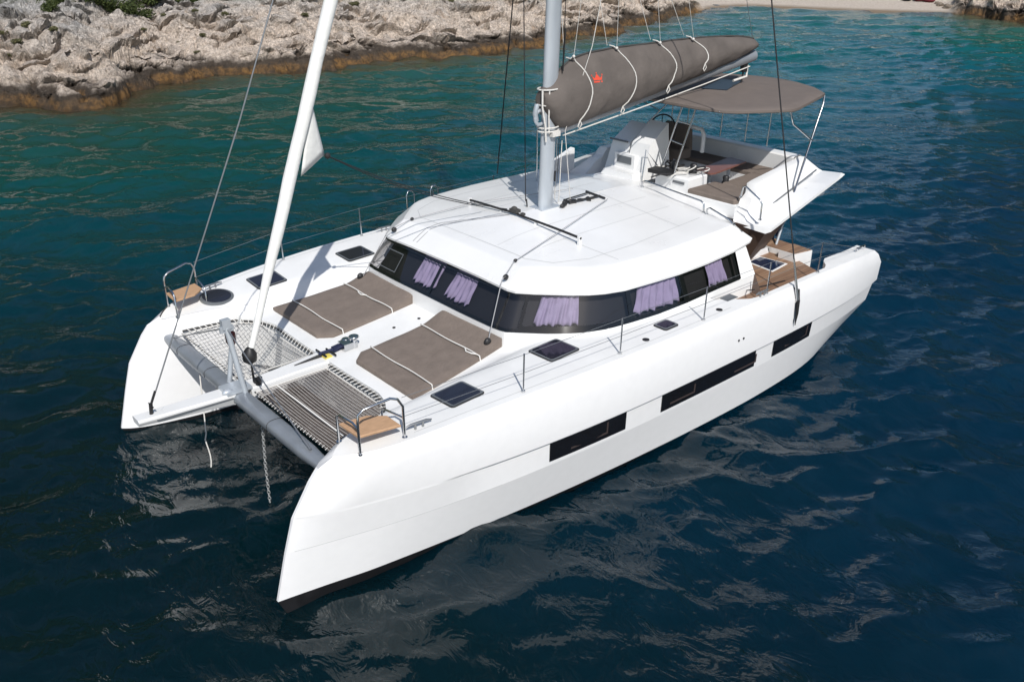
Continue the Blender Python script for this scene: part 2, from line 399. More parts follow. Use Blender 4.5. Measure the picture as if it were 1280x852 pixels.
def rock_mat():
    m = bpy.data.materials.new('limestone_shore'); m.use_nodes = True; t = m.node_tree; p = t.nodes['Principled BSDF']; N = t.nodes.new; Lk = t.links.new
    g = N('ShaderNodeNewGeometry'); sx = N('ShaderNodeSeparateXYZ'); Lk(g.outputs['Position'], sx.inputs[0])
    def noi(sc, det, rgh=.6):
        n = N('ShaderNodeTexNoise'); n.inputs['Scale'].default_value = sc; n.inputs['Detail'].default_value = det; n.inputs['Roughness'].default_value = rgh
        Lk(g.outputs['Position'], n.inputs['Vector']); return n.outputs['Fac']
    def mth(op, a, b):
        n = N('ShaderNodeMath'); n.operation = op
        for i, q in enumerate((a, b)):
            if isinstance(q, (int, float)): n.inputs[i].default_value = q
            else: Lk(q, n.inputs[i])
        return n.outputs[0]
    def ramp(fac, els):
        n = N('ShaderNodeValToRGB'); e = n.color_ramp.elements
        while len(e) < len(els): e.new(.5)
        for q, (pos, c) in zip(e, els): q.position = pos; q.color = (*c, 1)
        Lk(fac, n.inputs[0]); return n.outputs[0]
    def mix(fac, a, b, mode='MIX'):
        n = N('ShaderNodeMixRGB'); n.blend_type = mode
        for i, q in enumerate((fac, a, b)):
            if isinstance(q, (int, float)): n.inputs[i].default_value = q
            elif isinstance(q, tuple): n.inputs[i].default_value = (*q, 1)
            else: Lk(q, n.inputs[i])
        return n.outputs[0]
    zj = mth('ADD', sx.outputs['Z'], mth('MULTIPLY', mth('SUBTRACT', noi(.9, 5), .5), .9))
    n1 = noi(2.6, 9, .75); n2 = noi(8, 7, .75); n3 = noi(.35, 4)
    pale = ramp(n1, [(.34, (.42, .34, .275)), (.47, (.60, .505, .42)), (.62, (.70, .60, .51))])
    grey = ramp(n1, [(.34, (.27, .26, .25)), (.48, (.42, .405, .385)), (.65, (.54, .52, .495))])
    up = N('ShaderNodeMapRange'); up.inputs['From Min'].default_value = 1.9; up.inputs['From Max'].default_value = 3.8
    Lk(mth('ADD', sx.outputs['Z'], mth('MULTIPLY', mth('SUBTRACT', n3, .5), 3.0)), up.inputs['Value'])
    rock = mix(up.outputs[0], pale, grey)
    # orange lichen stains
    st = N('ShaderNodeMapRange'); st.inputs['From Min'].default_value = .60; st.inputs['From Max'].default_value = .70; Lk(noi(.8, 6, .65), st.inputs['Value'])
    rock = mix(mth('MULTIPLY', st.outputs[0], .45), rock, (.36, .22, .12))
    # dark blotches in lichen tones, also painted in for the shade of crevices
    for sc_, lo_, hi_, c_, am in ((1.1, .56, .62, (.13, .12, .11), .45), (4.5, .59, .63, (.11, .095, .08), .65), (12, .58, .64, (.12, .10, .085), .6)):
        l_ = N('ShaderNodeMapRange'); l_.inputs['From Min'].default_value = lo_; l_.inputs['From Max'].default_value = hi_; Lk(noi(sc_, 6, .65), l_.inputs['Value'])
        rock = mix(mth('MULTIPLY', l_.outputs[0], am), rock, c_)
    sp_ = N('ShaderNodeMapRange'); sp_.inputs['From Min'].default_value = .40; sp_.inputs['From Max'].default_value = .60; sp_.inputs['To Min'].default_value = .62; sp_.inputs['To Max'].default_value = 1.22; Lk(noi(7.5, 5, .8), sp_.inputs['Value'])
    vs_ = N('ShaderNodeVectorMath'); vs_.operation = 'SCALE'; Lk(rock, vs_.inputs[0]); Lk(sp_.outputs[0], vs_.inputs['Scale']); rock = vs_.outputs[0]
    band = N('ShaderNodeMapRange'); band.inputs['From Min'].default_value = -.4; band.inputs['From Max'].default_value = 2.0; Lk(zj, band.inputs['Value'])
    tide = ramp(band.outputs[0], [(.15, (.07, .042, .018)), (.23, (.23, .125, .045)), (.33, (.21, .12, .05)), (.40, (.075, .058, .045)), (.62, (.125, .105, .09))])
    to_ = N('ShaderNodeMapRange'); to_.inputs['From Min'].default_value = .45; to_.inputs['From Max'].default_value = .60; Lk(noi(.55, 5, .6), to_.inputs['Value'])
    tide = mix(mth('MULTIPLY', to_.outputs[0], .8), tide, (.085, .066, .05))
    tn = N('ShaderNodeMapRange'); tn.inputs['From Min'].default_value = .42; tn.inputs['From Max'].default_value = .6; Lk(noi(3.2, 7, .7), tn.inputs['Value'])
    tide = mix(mth('MULTIPLY', tn.outputs[0], .75), tide, (.045, .036, .028))
    fac = N('ShaderNodeMapRange'); fac.inputs['From Min'].default_value = .72; fac.inputs['From Max'].default_value = 1.0; Lk(zj, fac.inputs['Value'])
    col = mix(fac.outputs[0], tide, rock)
    # beach pebbles
    ab = N('ShaderNodeAttribute'); ab.attribute_name = 'beach'
    peb = ramp(noi(6, 8, .8), [(.3, (.40, .33, .27)), (.5, (.58, .50, .42)), (.7, (.68, .62, .55))])
    wet = N('ShaderNodeMapRange'); wet.inputs['From Min'].default_value = .02; wet.inputs['From Max'].default_value = .16; Lk(sx.outputs['Z'], wet.inputs['Value'])
    peb = mix(wet.outputs[0], (.26, .20, .14), peb)
    col = mix(ab.outputs['Fac'], col, peb)
    # scrub covered hill further inland
    ai = N('ShaderNodeAttribute'); ai.attribute_name = 'inland'
    sf = N('ShaderNodeMapRange'); sf.inputs['From Min'].default_value = 15; sf.inputs['From Max'].default_value = 18
    Lk(mth('ADD', ai.outputs['Fac'], mth('MULTIPLY', mth('SUBTRACT', noi(.5, 5), .5), 14)), sf.inputs['Value'])
    scrub = ramp(noi(1.3, 6), [(.35, (.018, .032, .010)), (.62, (.045, .065, .020)), (.75, (.10, .10, .06))])
    col = mix(sf.outputs[0], col, scrub)
    Lk(col, p.inputs['Base Color']); p.inputs['Roughness'].default_value = .9; p.inputs['Specular IOR Level'].default_value = .2
    b = N('ShaderNodeBump'); b.inputs['Strength'].default_value = 1.0; b.inputs['Distance'].default_value = .16
    Lk(mth('ADD', n2, mth('MULTIPLY', n1, .8)), b.inputs['Height']); Lk(b.outputs[0], p.inputs['Normal'])
    return m
terrain, TBVH, CC, CS = build_terrain()
terrain.data.materials.append(rock_mat())
def ground_z(x, y):
    h = TBVH.ray_cast(Vector((x, y, 200)), Vector((0, 0, -1)))[0]
    return h.z if h else 0

# ------------------------------------------------------------------ sea
def build_sea():
    rng = np.random.default_rng(5)
    xs = np.r_[np.arange(-420, -110, 6.0), np.arange(-110, -60, .5), np.arange(-60, -22, .26), np.arange(-22, 20, .085), np.arange(20, 60, .8), np.arange(60, 300, 6)]
    ys = np.r_[np.arange(-60, -46, .5), np.arange(-46, -22, .2), np.arange(-22, 12, .085), np.arange(12, 50, .5), np.arange(50, 400, 7)]
    X, Y = np.meshgrid(xs, ys, indexing='ij'); x0 = X.ravel(); y0 = Y.ravel()
    dxs = np.gradient(xs); dys = np.gradient(ys)
    cell = np.maximum(*np.meshgrid(dxs, dys, indexing='ij')).ravel()
    Z = np.zeros_like(x0); HX = np.zeros_like(x0); HY = np.zeros_like(x0)
    wind = R(52)
    # slow gust pattern: calm and ruffled patches
    gust = .75+.3*np.sin(.11*x0+.07*y0+1)+.2*np.sin(.05*x0-.17*y0+2.2)+.16*np.sin(.31*x0+.23*y0)
    gust = np.clip(gust, .45, 1.3)
    N = 165
    lam = np.exp(rng.uniform(np.log(.30), np.log(6.0), N))
    for L in lam:
        k = 2*math.pi/L
        th = wind + rng.normal(0, .62)
        slope = .035*(.95 if L < .8 else 1.0 if L < 2.2 else .55)*rng.uniform(.6, 1.3)
        a = slope/k; ph = rng.uniform(0, 2*math.pi)
        w = np.clip((L/cell-2.0)/1.4, 0, 1)*np.where(L < 3, gust, 1.0)
        q = k*(x0*math.cos(th)+y0*math.sin(th))+ph
        Z += a*w*np.cos(q); s = np.sin(q)*a*w*.9
        HX -= s*math.cos(th); HY -= s*math.sin(th)
    Xn, Yn = x0+HX, y0+HY
    V = np.c_[Xn, Yn, Z]
    nx, ny = len(xs), len(ys); idx = np.arange(nx*ny).reshape(nx, ny)
    F = np.stack([idx[:-1, :-1], idx[1:, :-1], idx[1:, 1:], idx[:-1, 1:]], -1).reshape(-1, 4)
    # distance to the coast, for the colour the sea bed lends to the water
    dist = np.full(len(x0), 1e9)
    cs = CC[::6]
    for c in cs: dist = np.minimum(dist, (x0-c[0])**2+(y0-c[1])**2)
    dist = np.sqrt(dist)
    me = bpy.data.meshes.new('sea_water'); me.from_pydata(V.tolist(), [], F.tolist())
    at = me.attributes.new('offshore', 'FLOAT', 'POINT'); at.data.foreach_set('value', dist.astype(np.float32))
    me.polygons.foreach_set('use_smooth', [True]*len(me.polygons)); me.update()
    o = bpy.data.objects.new('sea_water', me); COL.objects.link(o); o['kind'] = 'structure'
    m = bpy.data.materials.new('sea_water'); m.use_nodes = True; t = m.node_tree; p = t.nodes['Principled BSDF']; N_ = t.nodes.new; Lk = t.links.new
    g = N_('ShaderNodeNewGeometry'); aa = N_('ShaderNodeAttribute'); aa.attribute_name = 'offshore'
    n1 = N_('ShaderNodeTexNoise'); n1.inputs['Scale'].default_value = .16; n1.inputs['Detail'].default_value = 4; Lk(g.outputs['Position'], n1.inputs['Vector'])
    sep = N_('ShaderNodeSeparateXYZ'); Lk(g.outputs['Position'], sep.inputs[0])
    def mth(op, a, b):
        n = N_('ShaderNodeMath'); n.operation = op
        for i, q in enumerate((a, b)):
            if isinstance(q, (int, float)): n.inputs[i].default_value = q
            else: Lk(q, n.inputs[i])
        return n.outputs[0]
    wob = mth('MULTIPLY', mth('SUBTRACT', n1.outputs['Fac'], .5), 16)
    d = mth('ADD', aa.outputs['Fac'], mth('MULTIPLY', wob, mth('MINIMUM', mth('MULTIPLY', aa.outputs['Fac'], .08), 1)))
    mr = N_('ShaderNodeMapRange'); mr.inputs['From Max'].default_value = 60; Lk(d, mr.inputs['Value'])
    cr = N_('ShaderNodeValToRGB'); e = cr.color_ramp.elements
    stops = [(0, (.055, .048, .028)), (.02, (.036, .048, .030)), (.06, (.014, .056, .046)), (.20, (.002, .052, .048)), (.42, (.0010, .042, .058)), (.62, (.0006, .019, .040)), (1, (.0004, .0115, .030))]
    while len(e) < len(stops): e.new(.5)
    for q, (pos, c) in zip(e, stops): q.position = pos; q.color = (*c, 1)
    Lk(mr.outputs[0], cr.inputs[0])
    # shade painted into the water colour around and in front of the bows
    shd_ = N_('ShaderNodeMapRange'); shd_.inputs['From Min'].default_value = 2; shd_.inputs['From Max'].default_value = 13
    Lk(mth('ADD', sep.outputs['X'], mth('MULTIPLY', mth('SUBTRACT', n1.outputs['Fac'], .5), 14)), shd_.inputs['Value'])
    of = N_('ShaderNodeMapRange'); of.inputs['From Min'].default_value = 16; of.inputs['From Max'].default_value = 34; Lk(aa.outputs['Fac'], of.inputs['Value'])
    mxs = N_('ShaderNodeMixRGB'); mxs.inputs[2].default_value = (.0008, .0095, .013, 1); Lk(mth('MULTIPLY', shd_.outputs[0], of.outputs[0]), mxs.inputs[0]); Lk(cr.outputs[0], mxs.inputs[1])
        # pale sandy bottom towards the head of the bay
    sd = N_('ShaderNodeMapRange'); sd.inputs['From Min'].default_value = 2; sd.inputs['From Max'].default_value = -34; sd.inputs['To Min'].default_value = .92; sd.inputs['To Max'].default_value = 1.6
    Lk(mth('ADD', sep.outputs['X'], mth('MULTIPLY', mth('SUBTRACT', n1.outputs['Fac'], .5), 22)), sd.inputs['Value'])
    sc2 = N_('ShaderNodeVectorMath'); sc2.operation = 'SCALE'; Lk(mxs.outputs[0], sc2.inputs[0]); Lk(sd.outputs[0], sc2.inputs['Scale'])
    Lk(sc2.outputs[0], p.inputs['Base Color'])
    p.subsurface_method = 'BURLEY'; p.inputs['Subsurface Weight'].default_value = 1.0; p.inputs['Subsurface Radius'].default_value = (1.5, 2.5, 3.0); p.inputs['Subsurface Scale'].default_value = 1.0
    p.inputs['Roughness'].default_value = .02; p.inputs['IOR'].default_value = 1.333
    mp = N_('ShaderNodeMapping'); mp.inputs['Rotation'].default_value = (0, 0, -R(52)); mp.inputs['Scale'].default_value = (1.3, .75, 1)
    Lk(g.outputs['Position'], mp.inputs[0])
    hs_ = []
    for sc_, dt, ds in ((2.6, 3, .9), (7.5, 4, .5)):
        n2 = N_('ShaderNodeTexNoise'); n2.inputs['Scale'].default_value = sc_; n2.inputs['Detail'].default_value = dt; n2.inputs['Roughness'].default_value = .5; n2.inputs['Distortion'].default_value = ds
        Lk(mp.outputs[0], n2.inputs['Vector'])
        # sharpen towards narrow crests
        hs_.append(mth('POWER', n2.outputs['Fac'], 1.4))
    gn = N_('ShaderNodeTexNoise'); gn.inputs['Scale'].default_value = .22; gn.inputs['Detail'].default_value = 3; Lk(g.outputs['Position'], gn.inputs['Vector'])
    gp = N_('ShaderNodeMapRange'); gp.inputs['From Min'].default_value = .38; gp.inputs['From Max'].default_value = .62; gp.inputs['To Min'].default_value = .35; gp.inputs['To Max'].default_value = 1.5; Lk(gn.outputs['Fac'], gp.inputs['Value'])
    hh = mth('MULTIPLY', mth('ADD', mth('MULTIPLY', hs_[0], 1.0), mth('MULTIPLY', hs_[1], .16)), gp.outputs[0])
    b = N_('ShaderNodeBump'); b.inputs['Strength'].default_value = 1.0; b.inputs['Distance'].default_value = .045
    Lk(hh, b.inputs['Height']); Lk(b.outputs[0], p.inputs['Normal'])
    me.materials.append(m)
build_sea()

# ------------------------------------------------------------------ catamaran
BOAT = empty('sailing_catamaran', (7.2, 0, 0), 'large white sailing catamaran with grey mast and furled sail moored on dark blue water', 'catamaran')
def part(mb, name, mats, **k): return mb.build(name, mats, BOAT, **k)

def curve(y0, c, p, x1, step=.5, x0=5.0, L=8.0):
    return [(x, y0-c*((x-x0)/L)**p) for x in [x0+step*k for k in range(int((x1-x0)/step+1e-6)+1)]]
ZE = [(.4,2.08),(2,2.22),(4,2.275)]+curve(2.28, .2, 4.3, 12.5)+[(13.1,2.07),(13.25,2.03)]
ZC = [(4,2.2),(8.5,2.2),(9.4,2.06),(11.4,1.87),(12,1.84),(13.3,1.81)]
def zd(x, y):
    y = abs(y); t = .80*sst(2.28, 2.70, y)+.20*min(1, max(0, (y-2.6)/1.0)); a = itp(x, ZC); b = itp(x, ZE)
    t = t*(1-sst(12.9, 13.4, x)) + .8*sst(12.9, 13.4, x)
    return a+(b-a)*t
YD = [(13.27,3.09),(13.2,3.18),(13.05,3.31),(12.8,3.45)]+curve(4.03, .56, 2.6, 12.0)[::-1]+[(4,4.02),(2.5,3.98),(1.2,3.9),(.4,3.78)]
Y5 = [(13.66,3.09),(13.55,3.2),(13.3,3.36),(13,3.50)]+curve(4.14, .64, 3.2, 12.5)[::-1]+[(4,4.135),(2,4.07),(.8,3.95),(.1,3.85)]
Y4 = [(13.95,3.08),(13.8,3.17),(13.4,3.33)]+curve(4.14, .69, 3.25, 13.0)[::-1]+[(4,4.13),(2,4.05),(.8,3.92),(0,3.78)]
Y2 = [(14.13,3.07),(13.9,3.15),(13.4,3.29)]+curve(4.06, .66, 3.2, 13.0)[::-1]+[(4,4.045),(3,4.0),(1.5,3.88),(.2,3.7)]
Y1 = [(14.37,3.07),(14.1,3.12),(13.6,3.22)]+curve(3.95, .60, 2.1, 13.0)[::-1]+[(4,3.92),(3,3.85),(2,3.68),(1.35,3.45)]
Y0 = [(14.2,3.06),(13,3.2),(11,3.4),(8,3.6),(5,3.6),(2.5,3.3)]
YI = [(1.0,.0),(.93,.14),(.8,.24),(.6,.36),(.3,.52),(0,.60)]       # inner side: inset from the stem line
def yin(x, xs):
    t = xs-x
    return 3.03 - itp(t, [(0,0),(.12,.10),(.35,.22),(.7,.33),(1.4,.48),(2.4,.60),(4,.68),(14,.72)])
def hull(sy, label):
    mb = MB(); n = 70
    rowdef = [  # stem x, stern x, z(x), outer table
        (13.9, 3.0, lambda x: -.75, None),
        (14.2, 2.4, lambda x: -.25, Y0),
        (14.34, 1.2, lambda x: .10, Y1),
        (14.13, .28, lambda x: (.88-.06*sst(9, 14.1, x)), Y2),
        (13.97, .12, lambda x: 1.30, 'k'),
        (13.95, .10, lambda x: 1.335, Y4),
        (13.66, .18, lambda x: itp(x, ZE)-.29+.03*sst(12.8, 13.6, x), Y5),
        (13.52, .28, lambda x: itp(x, ZE)-.10, 'm'),
        (13.27, .4, lambda x: itp(x, ZE), YD)]
    def yo(tab, x):
        if tab is None: return 3.05
        if tab == 'k':
            return its(x, Y4) - .065*(1-sst(11.0, 12.0, x))
        if tab == 'm': return its(x+.14*sst(12.5,13.4,x), Y5)*.42+its(x-.2*sst(12.5,13.4,x), YD)*.58
        return its(x, tab)
    def uu(i): return (i/n)**1.7
    outer = []; inner = []
    for (xs, xe, zf, tab) in rowdef:
        ro, ri = [], []
        for i in range(n+1):
            x = xs-(xs-xe)*uu(i); z = zf(x)
            ro.append((x, sy*yo(tab, x), z))
            zi = z if z < 1.6 else min(z, zd(x, yin(x, xs))+.0*x)
            if zf is rowdef[-1][2]: zi = zd(x, yin(x, xs))-.004
            zi = min(zi, 1.02+1.2*sst(1.75, 2.1, x))
            if tab is None: ri.append((x, sy*3.05, z))
            else: ri.append((x, sy*yin(x, xs), min(zi, z)))
        outer.append(ro); inner.append(ri)
    # outer skin: paint below row 2
    mb.grid(outer[:3], 1); mb.grid(outer[2:4]); mb.grid(outer[3:5]); mb.grid(outer[4:6]); mb.grid(outer[5:])
    mb.grid(inner[:3], 1); mb.grid(inner[2:], 0)
    for k in range(len(rowdef)-1):     # stem and transom closing strips
        mi = 1 if k < 2 else 0
        mb.add([outer[k][0], inner[k][0], inner[k+1][0], outer[k+1][0]], [(0,1,2,3)], mi, True)
        mb.add([outer[k][-1], inner[k][-1], inner[k+1][-1], outer[k+1][-1]], [(0,1,2,3)], mi, False)
    h = part(mb, 'hull', [M['gelside'], M['paint']])
    h['label'] = label
    return h
HP = hull(1, 'near hull with three long dark windows'); HS = hull(-1, 'far hull behind the trampoline')
# panel joint line low on the bow, and hull windows
def side_pt(x, z, off):      # point on the panel between the chine row and the knuckle, port
    z2 = (.88-.06*sst(9, 14.1, x))
    t = (z-z2)/(1.30-z2); y3 = its(x, Y4)-.065*(1-sst(11.0, 12.0, x))
    return (x, its(x, Y2)+(y3-its(x, Y2))*t+off, z)
def hull_windows(sy, h):
    for x1, x0 in ((10.03, 8.42), (7.56, 4.93), (4.35, 3.0)):
        mb = MB(); n = 12
        rows = []
        for zz in (.945, 1.275):
            rows.append([(p[0], sy*p[1], p[2]) for p in [side_pt(x1+(x0-x1)*i/n, zz, .012) for i in range(n+1)]])
        mb.grid(rows, 0, False)
        for zz, dz in ((.945, -1), (1.275, 1)):
            mb.grid([[(p[0], sy*p[1], p[2]) for p in [side_pt(x1+(x0-x1)*i/n, zz, o) for i in range(n+1)]] for o in (.012, -.03)], 0, False)
        for xx in (x1, x0):
            q = [side_pt(xx, zz, o) for zz, o in ((.945,.012),(1.275,.012),(1.275,-.03),(.945,-.03))]
            mb.add([(p[0], sy*p[1], p[2]) for p in q], [(0,1,2,3)])
        w = mb.build('hull_window', M['smoked'], h)
        fr = MB()
        def bar(xa, xb, za, zb, wd=.035):
            p0, p1 = side_pt(xa, za, .014), side_pt(xb, zb, .014)
            d = Vector(p1)-Vector(p0); 
            wv = Vector((0, 0, wd)) if abs(d.z) < abs(d.x) else Vector((-wd*1.2, 0, 0))
            q = [Vector(p0), Vector(p1), Vector(p1)+wv, Vector(p0)+wv]
            fr.add([(v.x, sy*v.y, v.z) for v in q], [(0,1,2,3)])
        L = x1-x0
        if L > 2:
            for xa in (x1-.22, x0+.62):
                bar(xa, xa-.62, 1.02, 1.02); bar(xa-.62, xa-.62, 1.02, 1.2)
        else:
            bar(x1-.42, x1-.42-.75, 1.02, 1.02); bar(x1-.42-.75, x1-.42-.75, 1.02, 1.24)
        split_build(fr, 'window_frame', M['frame'], w)
hull_windows(1, HP); hull_windows(-1, HS)
mb = MB()
for sy in (1,):
    rows = [[], []]
    for i in range(31):
        x = 14.02-(14.02-10.9)*i/30; z = .88-.06*sst(9, 14.1, x)
        for k, dz in enumerate((0, .008)):
            rows[k].append((x, sy*(its(x, Y2)+.003), z+dz))
    mb.grid(rows)
mb.build('joint_line', M['seam'], HP)

mb = MB()
for x in (5.62, 5.48):
    y = its(x, Y5)*.6+its(x, Y4)*.4; mb.tube([(x, y-.02, 1.72), (x, y+.012, 1.72)], .022, 10)
split_build(mb, 'vent_hole', M['blackrim'], HP)
# deck ---------------------------------------------------------------
ARC = [(0,11.68),(.45,11.70),(1.3,11.68),(1.64,11.67),(1.95,11.73),(2.17,11.83),(2.34,11.97),(2.46,12.1),(2.56,12.35),(2.64,12.7)]
def xarc(y):
    y = abs(y); return itp(y, ARC[:8])
mb = MB()
for sy in (1, -1):
    rows = []
    n = 90; m = 10
    for i in range(n+1):
        x = 13.27-(13.27-.4)*(i/n)**1.25
        yi = yin(x, 13.27) if x > 5.6 else its(x, YD)-.12-.30*(1-sst(2.0, 2.5, x))-.42*sst(4.9, 5.6, x)
        yi = max(yi, 2.46) if x > 5.5 else yi
        rows.append([(x, sy*(yi+(its(x, YD)-yi)*j/m), zd(x, yi+(its(x, YD)-yi)*j/m)) for j in range(m+1)])
    mb.grid(rows)
    # inner face of the toe rail beside the cockpit
    mb.grid([[(q[0][0], q[0][1], q[0][2]) for q in rows if q[0][0] < 5.6], [(q[0][0], q[0][1], 1.0) for q in rows if q[0][0] < 5.6]], 0, False)
rows = []; nx, ny = 40, 40
for j in range(ny+1):
    y = -2.46+4.92*j/ny; xa = xarc(y)
    rows.append([(xa-(xa-4.0)*i/nx, y, zd(xa-(xa-4.0)*i/nx, y)) for i in range(nx+1)])
mb.grid(rows)
mb.grid([[q[0] for q in rows], [(q[0][0]+.0, q[0][1], q[0][2]-.05) for q in rows]], 0, False)
mb.grid([[(q[0][0], q[0][1], q[0][2]-.05) for q in rows], [(q[0][0]-.10, q[0][1], .85) for q in rows]], 0, True)
part(mb, 'deck', M['nonskid'], autosmooth=30, weld=True)
mb = MB()
mb.box((7.5, 0, .86), (8.2, 4.9, .1))
part(mb, 'bridgedeck_bottom', M['gel'])
# crease line along the side deck
mb = MB()
for sy in (1, -1):
    for yo_, x0, x1, in ((-.14, 12.2, 5.6),):
        rows = [[], []]
        for i in range(60):
            x = x0+(x1-x0)*i/59
            for k, w in enumerate((0, .012)):
                y = its(x, YD)+yo_+w; rows[k].append((x, sy*y, zd(x, y)+.004))
        mb.grid(rows)
split_build(mb, 'deck_seam', M['seam'], BOAT)

# hatches ------------------------------------------------------------
def hatch(cx, cy, lx, ly, rz=0, glass_=None):
    mb = MB(); z = zd(cx, cy)
    sgn = 1 if cy > 0 else -1
    dzdy = (zd(cx, cy+.2*sgn)-zd(cx, cy-.2*sgn))/.4*sgn; dzdx = (zd(cx+.2, cy)-zd(cx-.2, cy))/.4
    def zz(x, y, o): return z+dzdx*(x-cx)+dzdy*(y-cy)+o
    def rr(w, h, c=.05):
        pts = []
        for (a, b) in ((1,1),(-1,1),(-1,-1),(1,-1)):
            for k in range(4):
                an = math.atan2(b, a)-math.pi/4+k*math.pi/6
                pts.append((cx+a*(w/2-c)+c*math.cos(an), cy+b*(h/2-c)+c*math.sin(an)))
        return pts
    mb.prism(rr(lx, ly), lambda x, y: zz(x, y, -.02), lambda x, y: zz(x, y, .022), 0, bev=.008)
    h = part(mb, 'deck_hatch', M['blackrim'])
    mb = MB(); mb.prism(rr(lx-.09, ly-.09, .04), lambda x, y: zz(x, y, .0), lambda x, y: zz(x, y, .028))
    mb.build('hatch_pane', M['hatchgl'], h)
    mb = MB(); mb.prism(rr(lx-.02, ly-.02, .05), lambda x, y: zz(x, y, .0), lambda x, y: zz(x, y, .0245))
    mb.build('hatch_rim', M['instr'], h)
for sy in (1, -1):
    hatch(11.13, sy*3.06, .62, .58); hatch(9.13, sy*3.03, .64, .58)
    hatch(7.07, sy*3.63, .36, .30)
# round hatch on the far bow
mb = MB(); pts = [(12.18+.31*math.cos(a), -3.03+.34*math.sin(a)) for a in [2*math.pi*k/32 for k in range(32)]]
def ztilt(o): return lambda x, y: zd(12.18, 3.1)+(zd(12.18, 3.3)-zd(12.18, 2.9))/.4*(-(y+3.03))+o
mb.prism(pts, ztilt(-.02), ztilt(.03), bev=.01); h = part(mb, 'round_hatch', M['instr'])
mb = MB(); mb.prism([(12.18+.26*math.cos(a), -3.03+.29*math.sin(a)) for a in [2*math.pi*k/32 for k in range(32)]], ztilt(0), ztilt(.036)); mb.build('hatch_pane', M['hatchgl'], h)
# small round deck fittings
mb = MB()
for x, y in ((7.75, 3.78), (5.85, 3.82)):
    z = zd(x, y); mb.prism([(x+.06*math.cos(a), y+.06*math.sin(a)) for a in [2*math.pi*k/14 for k in range(14)]], z-.01, z+.008)
for x, y in ((10.25, .05), (9.75, .12)):
    z = zd(x, y); mb.prism([(x+.03*math.cos(a), y+.03*math.sin(a)) for a in [2*math.pi*k/10 for k in range(10)]], z-.01, z+.012)
split_build(mb, 'deck_filler_cap', M['blackrim'], BOAT)
mb = MB(); mb.box((5.28, 3.60, zd(5.28, 3.6)+.006), (.30, .18, .012)); part(mb, 'drain_grate', M['instr'])

# coachroof ----------------------------------------------------------
LOW = [(9.08,0,2.93),(9.08,1.0,2.925),(9.08,1.80,2.905),(9.03,1.96,2.90),(8.82,2.18,2.89),(8.61,2.38,2.885),(8.38,2.60,2.88),(8.13,2.81,2.88),(7.88,2.94,2.875),(7.5,3.05,2.865),(6.8,3.12,2.86),(6.2,3.16,2.855),(5.4,3.15,2.85),(4.6,3.12,2.87),(4.0,3.06,2.91),(3.86,3.0,2.92),(3.70,2.45,3.0),(3.45,2.0,3.06),(3.1,1.7,3.1),(2.9,.8,3.12),(2.9,0,3.12)]
def ring_sym(half): return [tuple(p) for p in half] + [(p[0], -p[1], p[2]) for p in half[::-1][1:-1]]
full = ring_sym(LOW)
def roofring(t, zf):
    out = []
    for p in full:
        sx_ = min(max(p[0], 4.2), 7.4); S = (sx_, 0)
        q = (p[0]+(S[0]-p[0])*t, p[1]+(S[1]-p[1])*t)
        out.append((q[0], q[1], zf(p, q)))
    return out
def ztop(q): return 3.45-.018*q[1]**2-.012*max(0, q[0]-6.5)**2-.012*max(0, 5.5-q[0])**2
mb = MB()
def roofin(d, zf):
    # outline moved in by a constant distance d
    n = len(full); out = []
    for k, p in enumerate(full):
        a, b = full[k-1], full[(k+1) % n]
        e1 = Vector((p[0]-a[0], p[1]-a[1])).normalized(); e2 = Vector((b[0]-p[0], b[1]-p[1])).normalized()
        t = (e1+e2).normalized(); nn = Vector((-t.y, t.x))
        if nn.dot(Vector((6.0-p[0], -p[1]))) < 0: nn = -nn
        c = max(.6, math.sqrt((1+e1.dot(e2))/2))
        q = (p[0]+nn.x*d/c, p[1]+nn.y*d/c); out.append((q[0], q[1], zf(p, q)))
    return out
DB = .36
crease = roofin(DB, lambda p, q: min(3.215, ztop(q)-.06) if q[0] > 3.7 else max(p[2]+.16, 3.2))
rings = [roofin(.16, lambda p, q: p[2]-.03), roofin(.0, lambda p, q: p[2]-.01), roofin(-.004, lambda p, q: p[2]+.03), roofin(.03, lambda p, q: p[2]+.055)]
for t in (.45, .95, 1.0, 1.06):
    rings.append([lerp(a, b, t) if t <= 1 else (b[0]+(min(max(b[0], 4.2), 7.4)-b[0])*.03, b[1]*.97, b[2]+.012) for a, b in zip(rings[3], crease)])
base_ = rings[-1]
for t in (.15, .35, .6, .85, .99):
    rr_ = []
    for b in base_:
        q = (b[0]+(min(max(b[0], 4.2), 7.4)-b[0])*t, b[1]*(1-t)); rr_.append((q[0], q[1], b[2]+(ztop(q)-b[2])*t**.85))
    rings.append(rr_)
mb.loft(rings, 0, True)
mb.add(rings[-1], [tuple(range(len(full)))], 0, True)
roofo = part(mb, 'coachroof', M['gel'], autosmooth=5)
RBVH = BVHTree.FromPolygons([Vector(v) for v in mb.v], mb.f)
def rz_(x, y):
    h = RBVH.ray_cast(Vector((x, y, 10)), Vector((0, 0, -1)))[0]
    return h.z if h else 3.2
def on_roof(mb, pts, w, o=.004, mi=0):
    # thin strip following the roof
    P_ = []
    for (a, b) in zip(pts[:-1], pts[1:]):
        n = max(2, int(math.dist(a, b)/.15))
        P_ += [lerp(a, b, i/n) for i in range(n)]
    P_.append(pts[-1]); rows = [[], []]
    for i, p in enumerate(P_):
        a = P_[max(0, i-1)]; b = P_[min(len(P_)-1, i+1)]; d = Vector((b[0]-a[0], b[1]-a[1])).normalized(); nn = (-d.y*w/2, d.x*w/2)
        for k, s_ in enumerate((-1, 1)):
            x, y = p[0]+s_*nn[0], p[1]+s_*nn[1]; rows[k].append((x, y, rz_(x, y)+o))
    mb.grid(rows, mi)
mb = MB()
